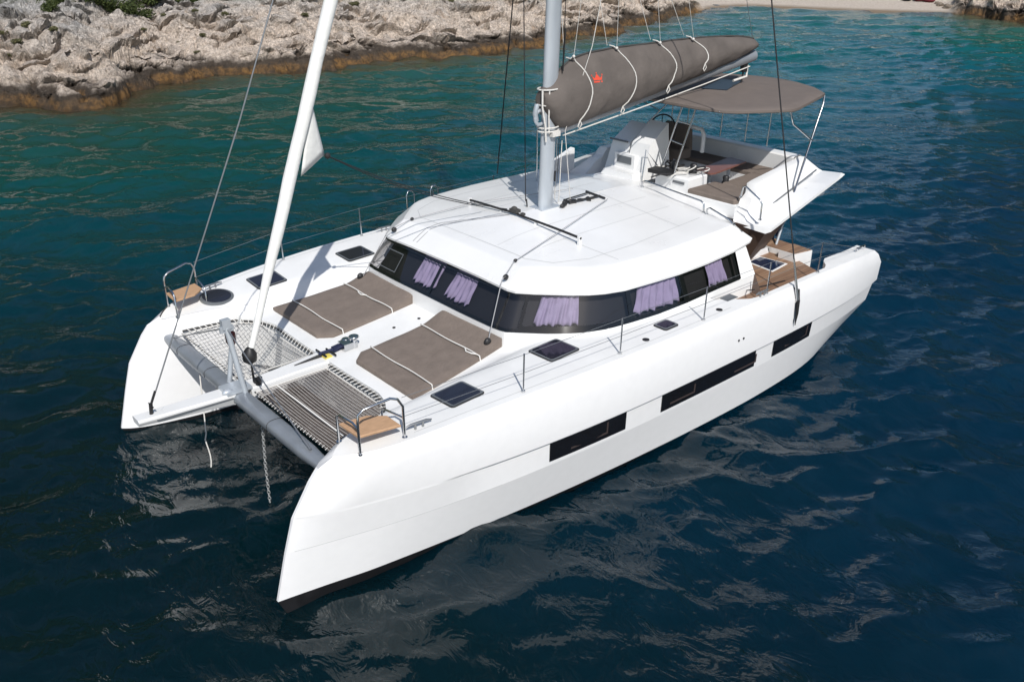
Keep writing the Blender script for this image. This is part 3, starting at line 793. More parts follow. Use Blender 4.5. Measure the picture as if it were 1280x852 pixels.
for sy in (1, -1):
    on_roof(mb, [(8.45, 0), (8.45, sy*1.55), (8.2, sy*2.0), (7.6, sy*2.28), (6.5, sy*2.3), (4.4, sy*2.12)], .014)
    on_roof(mb, [(7.35, sy*1.35), (7.25, sy*2.28), (7.2, sy*2.9)], .012)
    on_roof(mb, [(8.4, sy*.75), (4.4, sy*.72)], .010)
    on_roof(mb, [(7.9, sy*1.4), (4.4, sy*1.36)], .010)
on_roof(mb, [(5.1, -2.2), (5.1, 2.2)], .010)
split_build(mb, 'panel_seam', M['seam'], roofo)

# saloon walls and windows -------------------------------------------
BOT = [(9.50,0),(9.50,1.0),(9.47,1.80),(9.42,2.10),(9.18,2.34),(8.95,2.56),(8.70,2.78),(8.40,2.99),(8.0,3.16),(7.45,3.26),(6.9,3.34),(6.2,3.39),(5.5,3.42),(4.65,3.45),(4.22,3.46)]
TOP = [(9.05,0),(9.05,1.0),(9.04,1.72),(9.0,1.94),(8.78,2.15),(8.57,2.35),(8.34,2.55),(8.08,2.75),(7.8,2.89),(7.38,2.99),(6.78,3.06),(6.19,3.10),(5.4,3.09),(4.5,3.04),(4.05,2.97)]
ZT = 2.88
ZB = [2.35,2.35,2.345,2.34,2.335,2.33,2.33,2.33,2.335,2.34,2.35,2.37,2.40,2.42,2.42]
def wallpt(i, z):
    """point on wall; i may be fractional, z height"""
    k = min(int(i), len(BOT)-2); q = i-k
    b = lerp(BOT[k], BOT[k+1], q); t = lerp(TOP[k], TOP[k+1], q)
    w = (z-2.30)/(2.90-2.30)
    return (b[0]+(t[0]-b[0])*w, b[1]+(t[1]-b[1])*w, z)
NW = len(BOT)-1
mb = MB(); gm = MB()
lin = MB()
for sy in (1, -1):
    low, zb_, top = [], [], []
    for k in range(NW*2+1):
        i = k/2; zb = ZB[int(i)]+(ZB[min(NW, int(i)+1)]-ZB[int(i)])*(i-int(i))
        b = wallpt(i, zb); l = wallpt(i, 2.0)
        zbase = 2.0
        l = (b[0]+(b[0]-wallpt(i, 2.9)[0])*.05, b[1]+(b[1]-wallpt(i, 2.9)[1])*.12, zbase)
        low.append((l[0], sy*l[1], l[2])); zb_.append((b[0], sy*b[1], b[2]))
        t = wallpt(i, ZT); top.append((t[0], sy*t[1], t[2]))
    mb.grid([low, zb_], 0, True)
    # white pillar at the aft end of the side
    a = [wallpt(NW-1+.0, 2.40), wallpt(NW, 2.40), wallpt(NW, ZT), wallpt(NW-1+.1, ZT)]
    mb.add([(p[0], sy*p[1], p[2]) for p in a], [(0,1,2,3)])
    a = [wallpt(NW, 2.0), wallpt(NW, ZT)]
    mb.add([(a[0][0], sy*a[0][1], 2.0), (a[1][0], sy*a[1][1], ZT), (a[1][0], sy*2.2, ZT), (a[0][0], sy*2.4, 2.0)], [(0,1,2,3)], 1)
part(mb, 'cabin_wall', [M['gel'], M['brown']], autosmooth=35)
def strip(mbx, i0, i1, zf0, zf1, sy, off=0.0, mi=0, n=None, smooth=True):
    n = n or max(2, int((i1-i0)*3)); rows = [[], []]
    for k in range(n+1):
        i = i0+(i1-i0)*k/n
        for r_, zf in enumerate((zf0, zf1)):
            zb = ZB[min(NW, int(i))]+(ZB[min(NW, int(i)+1)]-ZB[min(NW, int(i))])*(i-int(i))
            z = zf(zb); p = Vector(wallpt(i, z)); q = Vector(wallpt(max(0, min(NW, i+.05)), z))-Vector(wallpt(max(0, min(NW, i-.05)), z))
            nn = Vector((-q.y, q.x, 0)); nn = nn.normalized() if nn.length > 0 else Vector((1, 0, 0))
            if nn.dot(p-Vector((6, 0, z))) < 0: nn = -nn
            if i < .01: nn = Vector((1, 0, 0))
            p = p+nn*off; rows[r_].append((p.x, sy*p.y, p.z))
    mbx.grid(rows, mi, smooth)
# panes: front three, corner, three side panes each side
panes = [(0.0, 3.72, 0), (3.72, 8.93, 0), (8.93, 11.03, 0), (11.03, 12.95, 0)]
for sy in (1, -1):
    for (a, b, _) in panes:
        mbx = MB(); strip(mbx, a, b, lambda z: z, lambda z: ZT, sy)
        w = part(mbx, 'saloon_window', M['glass'], weld=True, outward=(6, 0, 2.6))
        fr = MB()
        strip(fr, a, b, lambda z: z-.004, lambda z: z+.045+(.05 if a > 3 and a < 8.5 else 0), sy, .006)
        strip(fr, a, b, lambda z: ZT-.03, lambda z: ZT, sy, .006)
        for e in ((a, a+(.035 if a == 0 else .09)), (b-.09, b)):
            strip(fr, e[0], e[1], lambda z: z+.0, lambda z: ZT, sy, .008)
        if a == 0 and sy < 0:
            for (ia, ib, za, zb2) in ((1.2, 2.1, .10, .112), (1.2, 2.1, .40, .412)):
                strip(fr, ia, ib, lambda z: z+za, lambda z: z+zb2, sy, .008, 1)
            for ii in (1.2, 2.08):
                strip(fr, ii, ii+.025, lambda z: z+.10, lambda z: z+.412, sy, .008, 1)
        fr.build('window_surround', [M['blackgl'], M['instr']], w)
# saloon shell behind the glass, its near-black colour standing in for interior shade
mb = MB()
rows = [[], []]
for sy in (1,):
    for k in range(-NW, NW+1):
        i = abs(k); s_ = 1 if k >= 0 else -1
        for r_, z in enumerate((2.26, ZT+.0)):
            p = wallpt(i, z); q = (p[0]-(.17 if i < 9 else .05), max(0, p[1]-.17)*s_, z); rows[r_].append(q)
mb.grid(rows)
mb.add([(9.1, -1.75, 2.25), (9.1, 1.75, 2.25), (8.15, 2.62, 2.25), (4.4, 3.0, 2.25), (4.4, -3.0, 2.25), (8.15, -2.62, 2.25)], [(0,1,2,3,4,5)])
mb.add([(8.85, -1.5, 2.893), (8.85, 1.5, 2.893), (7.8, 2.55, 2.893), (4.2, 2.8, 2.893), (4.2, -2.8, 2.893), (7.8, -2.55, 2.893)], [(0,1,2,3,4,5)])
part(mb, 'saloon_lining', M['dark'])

# curtains: things hanging inside the saloon -------------------------
def curtain(i0, i1, z0, z1, sy, label, seed, flare=.0, skew=0):
    rnd = random.Random(seed); n = 44; m = 10; rows = []
    ph = rnd.uniform(0, 6)
    for j in range(m+1):
        v = j/m; z = z1+(z0-z1)*v; row = []
        for k in range(n+1):
            u_ = k/n; i = i0+(i1-i0)*(u_+skew*v*.15)+flare*v*(u_-.5)
            p = Vector(wallpt(max(0, i), z)); q = Vector(wallpt(max(0, i)+.05, z))-Vector(wallpt(max(0, i-.05), z)); nn = Vector((-q.y, q.x, 0))
            nn = nn.normalized() if nn.length else Vector((1, 0, 0))
            if nn.dot(p-Vector((6, 0, z))) < 0: nn = -nn
            dd = .085+.030*math.sin(u_*math.pi*2*5.5+ph+.6*math.sin(v*3+u_*9))*(.5+.6*v)+.012*math.sin(u_*50+v*7)
            p = p-nn*dd
            zz = p.z+.02*math.sin(u_*21+ph)*v + .012*math.sin(u_*34)*v
            row.append((p.x, sy*p.y, zz))
        rows.append(row)
    mb = MB(); mb.grid(rows)
    o = mb.build('curtain', M['curtain']); sm = o.modifiers.new('thick', 'SOLIDIFY'); sm.thickness = .004
    tag(o, label, 'curtain', 'curtains behind the saloon windows')
def ci(x_or_y, front=True):
    return x_or_y
curtain(.0, .62, 2.43, 2.875, -1, 'lilac curtain behind the windscreen, left of the mullion', 1, .05)
curtain(.38, .95, 2.43, 2.875, 1, 'lilac curtain behind the windscreen, right of the mullion', 2, .12)
curtain(4.55, 6.55, 2.41, 2.875, 1, 'wide lilac curtain behind the curved corner window', 3, .3)
curtain(9.55, 10.95, 2.40, 2.875, 1, 'lilac curtain behind the middle side window', 4, .3, skew=-1.2)
curtain(12.05, 12.62, 2.45, 2.875, 1, 'narrow lilac curtain in the aft side window', 5, .05)

# crossbeam, bowsprit, striker ---------------------------------------
mb = MB(); rings = []
for k in range(25):
    y = -2.78+5.56*k/24; e = 1-.25*sst(2.2, 2.78, abs(y))
    rings.append([(13.26+.14*e*math.copysign(abs(math.cos(a))**.7, math.cos(a)), y, 1.70+.10*e*math.copysign(abs(math.sin(a))**.75, math.sin(a))) for a in [2*math.pi*j/20 for j in range(20)]])
mb.loft(rings, 0, True, True, True)
xb = part(mb, 'crossbeam', M['beam'])
mb = MB()
for y in (-.95, -2.1, 1.3): mb.tube([(13.26+.143*math.copysign(abs(math.cos(a))**.7, math.cos(a)), y, 1.70+.103*math.copysign(abs(math.sin(a))**.75, math.sin(a))) for a in [math.pi*k/10*1.0-.2 for k in range(12)]], .005, 5)
split_build(mb, 'beam_joint', M['blackrim'], xb)
mb = MB()      # bowsprit: a tapering white plank with a dark groove
rings = []
for k in range(13):
    t = k/12; x = 13.3+(14.86-13.3)*t; w = .19-.05*t; zt = 1.80+.06*t; h = .20-.10*t
    rings.append([(x, -w, zt-.02), (x, -w+.04, zt), (x, w-.04, zt), (x, w, zt-.02), (x, w*.98, zt-.4*h), (x, w*.72, zt-h), (x, -w*.72, zt-h), (x, -w*.98, zt-.4*h)])
mb.loft(rings, 0, False, True, True)
bs = part(mb, 'bowsprit', M['gel'])
mb = MB(); mb.grid([[(13.4+1.2*t, (.19-.05*(t*1.2+.1)/1.56)+.003, 1.80+.06*(t*1.2+.1)/1.56-.045-dz) for t in (0, .5, 1)] for dz in (0, .03)]); mb.build('side_groove', M['instr'], bs)
mb = MB(); mb.box((13.28, 0.02, 1.83), (.42, .34, .05)); mb.ell((13.45, .1, 1.84), (.09, .06, .05)); part(mb, 'bowsprit_bracket', M['alu'])
# longeron plank between the two nets
mb = MB(); rings = []
for k in range(11):
    x = 13.08-(13.08-11.62)*k/10; w = .17+.07*(k/10)**2; zt = 1.80+.05*k/10
    rings.append([(x, -w, zt-.16), (x, -w, zt-.02), (x, -w+.03, zt), (x, w-.03, zt), (x, w, zt-.02), (x, w, zt-.16)])
mb.loft(rings, 0, False, True, True); part(mb, 'longeron', M['gel'])
# striker posts, light and stays
APEX = (13.26, -.02, 2.86)
mb = MB(); mb.tube([(13.24, -.30, 1.78), (13.10, -.32, 2.40)], .042, 10); lp = part(mb, 'light_post', M['alu'])
mb = MB(); mb.tube([(13.2, .20, 1.78), APEX], .045, 10)
mb.box((13.26, -.03, 2.92), (.14, .10, .16)); mb.box((13.26, -.02, 2.84), (.22, .04, .10))
sp = part(mb, 'striker_post', M['alu'])
mb = MB(); mb.tube([(13.10, -.32, 2.40), (13.10, -.32, 2.47), (13.10, -.32, 2.62), (13.10, -.32, 2.66)], [.05, .085, .085, .05], 12); mb.build('navigation_light', M['red'], lp)
mb = MB(); mb.tube([APEX, (13.27, -2.45, 1.83)], .012, 6); mb.tube([APEX, (13.27, 2.35, 1.83)], .012, 6)
mb.tube([(13.27, -2.5, 1.82), (13.27, -2.38, 1.87)], .03, 8); mb.tube([(13.27, 2.42, 1.81), (13.27, 2.2, 1.90)], .022, 8)
split_build(mb, 'striker_stay', M['wire'], BOAT)

# trampolines ---------------------------------------------------------
def net_out(y): return xarc(y)+.10
def tramp(sy):
    sag = lambda x, y: 1.78 - .07*math.sin(math.pi*max(0, min(1, (x-11.7)/1.4)))*math.sin(math.pi*max(0, min(1, (abs(y)-.2)/2.3)))
    mb = MB(); sp_ = .055 if sy > 0 else .066; hw = .0034 if sy > 0 else .0052
    def half_y(x): return itp(x, [(11.73,1.66),(11.80,2.02),(11.93,2.26),(12.07,2.39),(12.32,2.50),(12.7,2.58),(13.1,2.60)])
    x = 11.80
    while x < 13.07:     # strands running across
        y1 = half_y(x); n = 14
        rows = [[], []]
        for k in range(n+1):
            y = .30+(y1-.30)*k/n
            for q, d in enumerate((-hw, hw)): rows[q].append((x+d, sy*y, sag(x, y)))
        mb.grid(rows, 0, False); x += sp_
    y = .30
    while y < 2.58:
        xs_ = 11.80
        while half_y(xs_) < y and xs_ < 13.0: xs_ += .02
        n = 10; rows = [[], []]
        for k in range(n+1):
            xx = xs_+(13.07-xs_)*k/n
            for q, d in enumerate((-hw, hw)): rows[q].append((xx, sy*(y+d*(3.6 if sy > 0 else 1)), sag(xx, y)-.003))
        mb.grid(rows, 1, False); y += sp_*(.75 if sy > 0 else 1)
    o = part(mb, 'trampoline_net', [M['net'], M['net'] if sy < 0 else M['nettaupe']])
    # edge rope and lacing
    mb = MB(); edge = [(13.07, .30), (11.80, .30)] + [(xx, half_y(xx)) for xx in (11.80, 11.85, 11.92, 12.0, 12.1, 12.25, 12.5, 12.8, 13.07)] + [(13.07, .30)]
    edge = [edge[0], edge[1]]+[(11.79, y) for y in (.7, 1.1, 1.45)]+edge[2:]
    mb.tube([(a, sy*b, sag(a, b)+.004) for a, b in edge], .009, 6)
    mb.build('edge_rope', M['piping'], o)
    # black webbing round the frame with white lacing over it
    wb = MB(); q = [(xarc(b_)+.035, b_) for b_ in (.28, .7, 1.1, 1.4, 1.65, 1.9, 2.1, 2.25, 2.36)]+[(12.02, 2.435), (12.2, 2.505), (12.45, 2.57), (12.75, 2.62), (13.05, 2.66)]
    wb.tube([(a, sy*b, 1.812) for a, b in q], .017, 6); wb.tube([(13.085, sy*.3, 1.79), (13.085, sy*2.6, 1.79)], .014, 6)
    lc = MB()
    L_ = [Vector(p) for p in q]; acc = 0; step = .105; nxt = .05
    for a, b in zip(L_[:-1], L_[1:]):
        d = (b-a).length; t_ = (b-a).normalized(); nn = Vector((t_.y, -t_.x))
        if nn.dot(Vector((12.4, 1.3))-a) < 0: nn = -nn
        while nxt < acc+d:
            c = a+t_*(nxt-acc); p0 = c-nn*.03+t_*.028; p1 = c+nn*.06-t_*.028
            lc.tube([(p0.x, sy*p0.y, 1.835), (p1.x, sy*p1.y, 1.80)], .008, 5); nxt += step
        acc += d
    y = .36
    while y < 2.55: lc.tube([(13.06, sy*y, 1.80), (13.11, sy*(y+.03), 1.805)], .007, 5); y += .09
    wb.add(lc.v, lc.f, 1, True); wb.build('webbing', [M['netdark'], M['piping']], o)
tramp(1); tramp(-1)
mb = MB(); mb.tube([(12.72, .34, 1.80), (12.72, 2.4, 1.80)], .014, 6); part(mb, 'net_rope', M['piping'])

# sun pads: loose cushions lying on the foredeck ----------------------
def sunpad(sy, label):
    root = empty('sun_pad', (10.4, sy*1.35, zd(10.4, 1.35)), label, 'sun pad', 'sun pads on the foredeck')
    def pz(x, y):
        return zd(x, abs(y))+.085+.008*noise.noise((x*2.1, y*2.1, sy)) + .10*sst(9.95, 9.45, x)
    # outline: forward edge, outer edge, aft edge, inner edge
    def out(x0, x1, notch):
        rows = []; n = 26; m = 24
        for i in range(n+1):
            x = x0+(x1-x0)*i/n; row = []
            yin_ = .46; you = 2.30-.24*((11.33-x)/1.95) if x < 11.33 else 2.30
            if x > 11.2: yin_ = .46+(x-11.2)*.9
            for j in range(m+1):
                y = yin_+(you-yin_)*j/m; row.append((x, y))
            rows.append(row)
        return rows
    def slab(x0, x1, name):
        rows = out(x0, x1, 0); mb = MB(); n = len(rows); m = len(rows[0])
        def edge(i, j):
            e = min(i, n-1-i, j, m-1-j); return 0 if e > 1 else (.005 if e == 1 else .022)
        top = [[(x+.004*noise.noise((y*6, x*2, 3)), sy*y, pz(x, y)-edge(i, j)) for j, (x, y) in enumerate(r_)] for i, r_ in enumerate(rows)]
        mb.grid(top)
        per = [top[0][j] for j in range(m)]+[top[i][m-1] for i in range(1, n)]+[top[n-1][j] for j in range(m-2, -1, -1)]+[top[i][0] for i in range(n-2, 0, -1)]
        per2 = [(p[0], p[1], zd(p[0], abs(p[1]))+.002) for p in per]
        mb.loft([per, per2], 0, True)
        return mb.build(name, M['taupe'], root, autosmooth=50, weld=True)
    slab(11.42, 11.02, 'front_cushion'); slab(11.01, 9.96, 'mattress'); slab(9.95, 9.42, 'headrest')
    mb = MB(); rnd = random.Random(3+sy)
    for x in (11.015, 9.955):
        pts = []
        for k in range(17):
            t = k/16; y = .46+(2.30-.24*((11.33-x)/1.95)-.46)*t; pts.append((x+.012*math.sin(t*9+x), sy*y, pz(x, y)+.006))
        pts = [(pts[0][0], pts[0][1]-sy*.02, pts[0][2]-.09)]+pts+[(pts[-1][0], pts[-1][1]+sy*.02, pts[-1][2]-.1)]
        mb.tube(pts, .009, 6, sy=1.6)
    y0 = 1.75 if sy > 0 else 1.3
    mb.tube([(9.96, sy*y0, pz(9.96, y0)+.012), (10.02, sy*(y0+.1), pz(10, y0)+.015), (10.0, sy*(y0+.22), pz(10, y0)+.015), (9.96, sy*(y0+.3), pz(9.96, y0)+.012)], .014, 6)
    split_build(mb, 'strap', M['piping'], root)
sunpad(1, 'taupe sun pad with white straps on foredeck, nearer the camera and the corner window')
sunpad(-1, 'taupe sun pad with white straps, crossed by the shadow of the furled headsail')

# windlass and chain --------------------------------------------------
mb = MB(); zw = zd(11.2, 0)
mb.tube([(11.18, -.06, zw), (11.18, -.06, zw+.10), (11.18, -.06, zw+.13)], [.10, .09, .06], 14)
mb.tube([(11.12, .12, zw+.12), (11.12, .12, zw+.17), (11.12, .12, zw+.20), (11.12, .12, zw+.22)], [.05, .05, .10, .085], 14)
mb.box((11.25, .05, zw+.06), (.18, .22, .12)); mb.tube([(11.12, .12, zw), (11.12, .12, zw+.12)], .06, 12)
wl = part(mb, 'windlass', M['steel'])
mb = MB(); mb.box((11.42, .02, zw+.05), (.16, .08, .08), .2); mb.tube([(11.3, .05, zw+.06), (11.6, .02, zw+.04), (11.75, .0, zw+.03)], .03, 8); mb.build('windlass_gear', M['navy'], wl)
mb = MB(); mb.tube([(11.7, .16, zw+.03), (11.7, -.18, zw+.03)], .018, 6); mb.tube([(11.55, .22, zw+.03), (11.55, -.1, zw+.03)], .018, 6); mb.tube([(11.7, .0, 1.88), (12.2, -.04, 1.83)], [.03, .012], 8); mb.build('chain_guide', M['blackrim'], wl)
mb = MB(); mb.box((11.64, .08, zd(11.64, .1)+.012), (.14, .13, .02)); mb.build('warning_label', M['yellow'], wl)

# pulpit seats --------------------------------------------------------
def pulpit(sy):
    s = MB(); z = lambda x, y: zd(x, y)-.01
    A = (13.03, 2.83); B = (13.0, 3.34); C_ = (12.36, 3.47); D_ = (12.40, 2.98)
    def P3(p, h): return (p[0], sy*p[1], z(*p)+h)
    # outer leg - tall rail - rear leg
    s.tube([P3(B, 0), P3(B, .50), (12.98, sy*3.33, z(*B)+.60), (12.90, sy*3.34, z(*B)+.66), (12.52, sy*3.42, z(*C_)+.66), (12.42, sy*3.44, z(*C_)+.62), P3(C_, .5), P3(C_, 0)], .019, 10)
    s.tube([P3(A, 0), P3(A, .42), (13.02, sy*2.9, z(*A)+.46), (13.0, sy*3.2, z(*B)+.44), P3(B, .40)], .017, 10)
    s.tube([P3(D_, 0), P3(D_, .28), (12.40, sy*3.1, z(*D_)+.33), (12.38, sy*3.4, z(*C_)+.33), P3(C_, .32)], .015, 8)
    for p in (A, B, C_, D_): s.tube([P3(p, 0), P3(p, .02)], .04, 10)
    o = part(s, 'pulpit_seat', M['steel'])
    m_ = MB(); m_.prism([(13.02, sy*2.86), (13.0, sy*3.33), (12.40, sy*3.45), (12.40, sy*3.12), (12.62, sy*2.92)], z(*B)+.25, z(*B)+.285, bev=.01)
    m_.build('seat', M['seatwood'], o)
pulpit(1); pulpit(-1)
# cleats
def cleat(x, y, rz=0):
    mb = MB(); z = zd(x, abs(y)); Mx = Matrix.Rotation(rz, 3, 'Z')
    def q(a, b, c): v = Mx@Vector((a, b, c)); return (x+v.x, y+v.y, z+v.z)
    mb.tube([q(-.2, 0, .075), q(-.12, 0, .09), q(.12, 0, .09), q(.2, 0, .075)], [.012, .02, .02, .012], 8)
    mb.tube([q(-.06, 0, 0), q(-.06, 0, .09)], .018, 8); mb.tube([q(.06, 0, 0), q(.06, 0, .09)], .018, 8)
    part(mb, 'cleat', M['wire'])
for sy in (1, -1):
    cleat(12.08, sy*3.42, -.12*sy); cleat(4.75, sy*3.95); cleat(7.9, sy*3.8) if sy < 0 else None
mb = MB()
for sy in (1, -1):
    mb.tube([(.55, sy*3.62, 2.13), (.55, sy*3.62, 2.19), (.95, sy*3.66, 2.22), (.95, sy*3.66, 2.16)], .016, 8)
split_build(mb, 'stern_fairlead', M['steel'], BOAT)

# stanchions and lifelines -------------------------------------------
ST = [(10.41, 3.73), (8.45, 3.85), (6.42, 3.92), (4.6, 3.94), (2.88, 3.93)]
for sy in (1, -1):
    for (x, y) in ST:
        mb = MB(); z = zd(x, y)
        mb.tube([(x, sy*y, z-.01), (x, sy*y, z+.03)], .03, 8); mb.tube([(x, sy*y, z), (x, sy*(y+.02), z+.64)], .013, 8)
        part(mb, 'stanchion', M['steel'])
    for h in (.62, .32):
        mb = MB(); pts = [(12.36, sy*3.45, zd(12.36, 3.45)+h)]+[(x, sy*(y+.02*h), zd(x, y)+h) for x, y in ST]+[(.8, sy*3.66, 2.2)]
        mb.tube(pts, .0042, 5, cap=False); part(mb, 'lifeline', M['wire'])

# mast, boom, sail cover ---------------------------------------------
mb = MB(); rings = []
for k in range(12):
    t = k/11; z = 3.40+18.6*t; x = 6.56-.042*(z-3.4)
    rings.append([(x+.165*math.cos(a)*(1.12 if math.cos(a) < 0 else 1), .098*math.sin(a), z) for a in [2*math.pi*j/20 for j in range(20)]])
mb.loft(rings, 0, True, True, True)
mb.box((6.55, 0, 3.43), (.5, .36, .05))
ms = part(mb, 'mast', M['alu'])
mb = MB(); mb.grid([[(6.35-.042*(z-3.4)-.0, .086, z) for z in (3.9, 7, 12)], [(6.31-.042*(z-3.4), .066, z) for z in (3.9, 7, 12)]]); mb.tube([(6.42, .125, 3.95), (6.41, .125, 4.15)], .02, 6); mb.tube([(6.25, .12, 6.0), (6.2, .12, 6.75)], .012, 6); split_build(mb, 'sail_track', M['blackrim'], ms)
mb = MB()
for sy in (1, -1):
    for zt in (10.0, 15.0): mb.tube([(6.2, 0, zt), (5.7, sy*1.3, zt+.15)], .03, 8)
split_build(mb, 'spreader', M['alu'], ms)
mb = MB(); mb.tube([(6.80, 0, 5.15), (6.86, .03, 5.3), (6.8, .02, 5.45)], .05, 8); mb.torus((6.72, .02, 5.2), .13, .035, Matrix.Rotation(R(90), 3, 'X'), 16, 6)
mb.build('mast_winch', M['alu'], ms)
mb = MB(); rings = []
for k in range(9):
    t = k/8; x = 6.36+(.12-6.36)*t; zb = 4.80+(5.56-4.80)*t
    rings.append([(x, .11*math.cos(a), zb+.12+.125*math.sin(a)*(1 if math.sin(a) > 0 else .95)) for a in [2*math.pi*j/16 for j in range(16)]])
mb.loft(rings, 0, True, True, True); bo = part(mb, 'boom', M['boom'])
mb = MB(); mb.tube([(6.2, .10, 4.80), (3.5, .12, 5.10), (2.0, .10, 5.27), (.3, .05, 5.47)], .014, 6); mb.tube([(.35, .02, 5.5), (.35, .02, 5.25), (.8, .0, 5.2)], .03, 6); mb.build('boom_line', M['rope'], bo)
mb = MB(); mb.box((.45, 0, 5.46), (.14, .1, .2)); mb.tube([(.45, 0, 5.4), (.5, 0, 5.1)], .02, 6); mb.build('mainsheet_block', M['blackrim'], bo)
SECT = [(6.70,5.42,5.70,.13),(6.58,5.22,5.76,.24),(6.4,5.0,5.90,.29),(6.15,4.93,6.04,.32),(5.9,4.95,6.17,.345),(5.3,5.04,6.24,.37),(4.6,5.13,6.26,.37),(3.8,5.23,6.25,.35),(3,5.35,6.25,.325),(2.2,5.46,6.23,.30),(1.5,5.57,6.20,.27),(.9,5.68,6.16,.235),(.4,5.80,6.09,.18),(.12,5.86,6.02,.11),(.05,5.90,5.97,.04)]
def sect(x):
    return [itp(x, [(s[0], s[j]) for s in SECT]) for j in (1, 2, 3)]
mb = MB(); rings = []; NSC = 64
for k in range(NSC+1):
    x = 6.70+(.05-6.70)*k/NSC; zb, zt, w = sect(x); ring = []
    tuck = sum(math.exp(-((x-c)/.10)**2) for c in (5.62, 4.42, 3.2, 1.95))
    for j in range(36):
        a = 2*math.pi*j/36; ca, sa = math.cos(a), math.sin(a)
        y = w*math.copysign(abs(ca)**.7, ca)*(1-.62*max(0, sa)**1.1)*1.05
        z = zb+(zt-zb)*(.5+.5*math.copysign(abs(sa)**.9, sa))
        wr = 1.03+.08*noise.noise((x*1.3+a*.5, a*1.1, 2))+.05*noise.noise((x*4+a*1.5, a*1.6, 7))-.20*max(0, .32-abs(noise.noise((x*2.0-a*1.1, a*.7, 4))))-.17*max(0, .25-abs(noise.noise((x*3.4+a*1.6, a*1.1, 14)))) - .10*tuck*(abs(ca) > .2)
        if x > 5.8: wr += .09*noise.noise((x*5, a*3, 11))*sst(5.8, 6.4, x)
        ring.append((x, y*wr, z+.015*noise.noise((x*3, a, 5))))
    rings.append(ring)
mb.loft(rings, 0, True, True, True)
scv = part(mb, 'sail_cover', M['taupe2'], weld=True)
SBVH = BVHTree.FromPolygons([Vector(v) for v in mb.v], mb.f)
def on_bag(x, z, side=1):
    h = SBVH.ray_cast(Vector((x, side*2, z)), Vector((0, -side, 0)))[0]
    return h.y if h else side*.1
# piping along the ridge, a seam, lashings and the emblem
mb = MB(); mb.tube([(x, 0, sect(x)[1]+.012) for x in [6.3-6.1*k/30 for k in range(31)]], .022, 6); mb.build('ridge_zip', M['netdark'], scv)
for (xt, xm, xb_, zlo) in ((5.98, 5.62, 5.92, .08), (4.82, 4.45, 4.68, .02), (3.55, 3.25, 3.42, .12), (2.5, 2.22, 2.3, .30)):
    mb = MB(); pts = []
    zb, zt, w = sect(xm)
    for k in range(13):
        t = k/12; x = (1-t)**2*xt+2*t*(1-t)*xm*1.0+t*t*xb_ - .12*math.sin(math.pi*t); z = zt+.02-(zt+.02-zb-zlo)*t
        y = on_bag(x, min(z, zt-.04))+.014 if k > 0 else .1
        pts.append((x, y, z))
    pts = [(xt+.03, -.05, sect(xt)[1]+.06), (xt+.02, .06, sect(xt)[1]+.05)]+pts
    mb.tube(pts, .013, 6)
    e = pts[-1]; mb.tube([e, (e[0]+.06, e[1]+.01, e[2]-.10), (e[0]+.02, e[1], e[2]-.16), (e[0]-.05, e[1], e[2]-.08), e], .012, 6)
    mb.ell((pts[2][0], pts[2][1]+.02, pts[2][2]), (.03, .03, .03)); mb.build('lashing', M['rope'], scv)
mb = MB()     # crown emblem
cx, cz, sz = 5.50, 5.80, .185
cr_ = [(-.5,-.35),(.5,-.35),(.5,-.22),(-.5,-.22)]; pk = [(-.46,-.14),(-.62,.30),(-.28,.02),(0,.48),(.28,.02),(.62,.30),(.46,-.14)]
def emb(pts):
    V = [(cx-px*sz, on_bag(cx-px*sz, cz+pz*sz)+.006, cz+pz*sz) for px, pz in pts]; return V
for poly in (cr_,): mb.add(emb(poly), [(0,1,2,3)])
V = emb(pk); mb.add(V, [(0,1,2),(0,2,3),(0,3,6),(3,4,6),(4,5,6)])
for px, pz in ((-.62,.36),(0,.55),(.62,.36)):
    mb.add(emb([(px+.07*math.cos(a), pz+.07*math.sin(a)) for a in [k*math.pi/4 for k in range(8)]]), [tuple(range(8))])
mb.build('crown_emblem', M['crown'], scv)
# white lashings round mast and gooseneck
mb = MB()
for z in (4.93, 5.0, 5.42, 5.70): mb.torus((6.5, 0, z), .175, .016, Matrix.Identity(3), 18, 6, sx=1.25)
mb.tube([(6.72, .08, 5.72), (6.74, .1, 5.4), (6.68, .12, 5.05), (6.66, .12, 4.75)], .02, 6); mb.tube([(6.6, .14, 5.7), (6.62, .15, 5.2), (6.6, .14, 4.9)], .016, 6); mb.box((6.45, .14, 4.88), (.2, .1, .1))
mb.build('mast_lashing', M['rope'], ms)
# lazy jacks and halyards
mb = MB()
for (xt, zt, xu) in ((5.98, 6.22, 6.1), (4.82, 6.3, 6.05), (3.55, 6.3, 5.95), (2.5, 6.3, 5.9)):
    for y in (.12, -.14):
        mb.tube([(xt, y, zt), (5.75, y*8, 13.0)], .0055, 5, cap=False)
split_build(mb, 'lazy_jack', M['rope'], BOAT)
mb = MB()
mb.tube([(6.02, .16, 3.5), (6.22, .18, 4.9), (5.62, .24, 6.4), (5.3, .3, 8), (5.2, .3, 15)], .008, 5, cap=False)
mb.tube([(6.28, .10, 3.5), (6.2, .08, 4.7)], .010, 5); mb.tube([(6.24, -.06, 3.5), (6.18, -.08, 4.7)], .010, 5)
split_build(mb, 'halyard', M['rope'], BOAT)
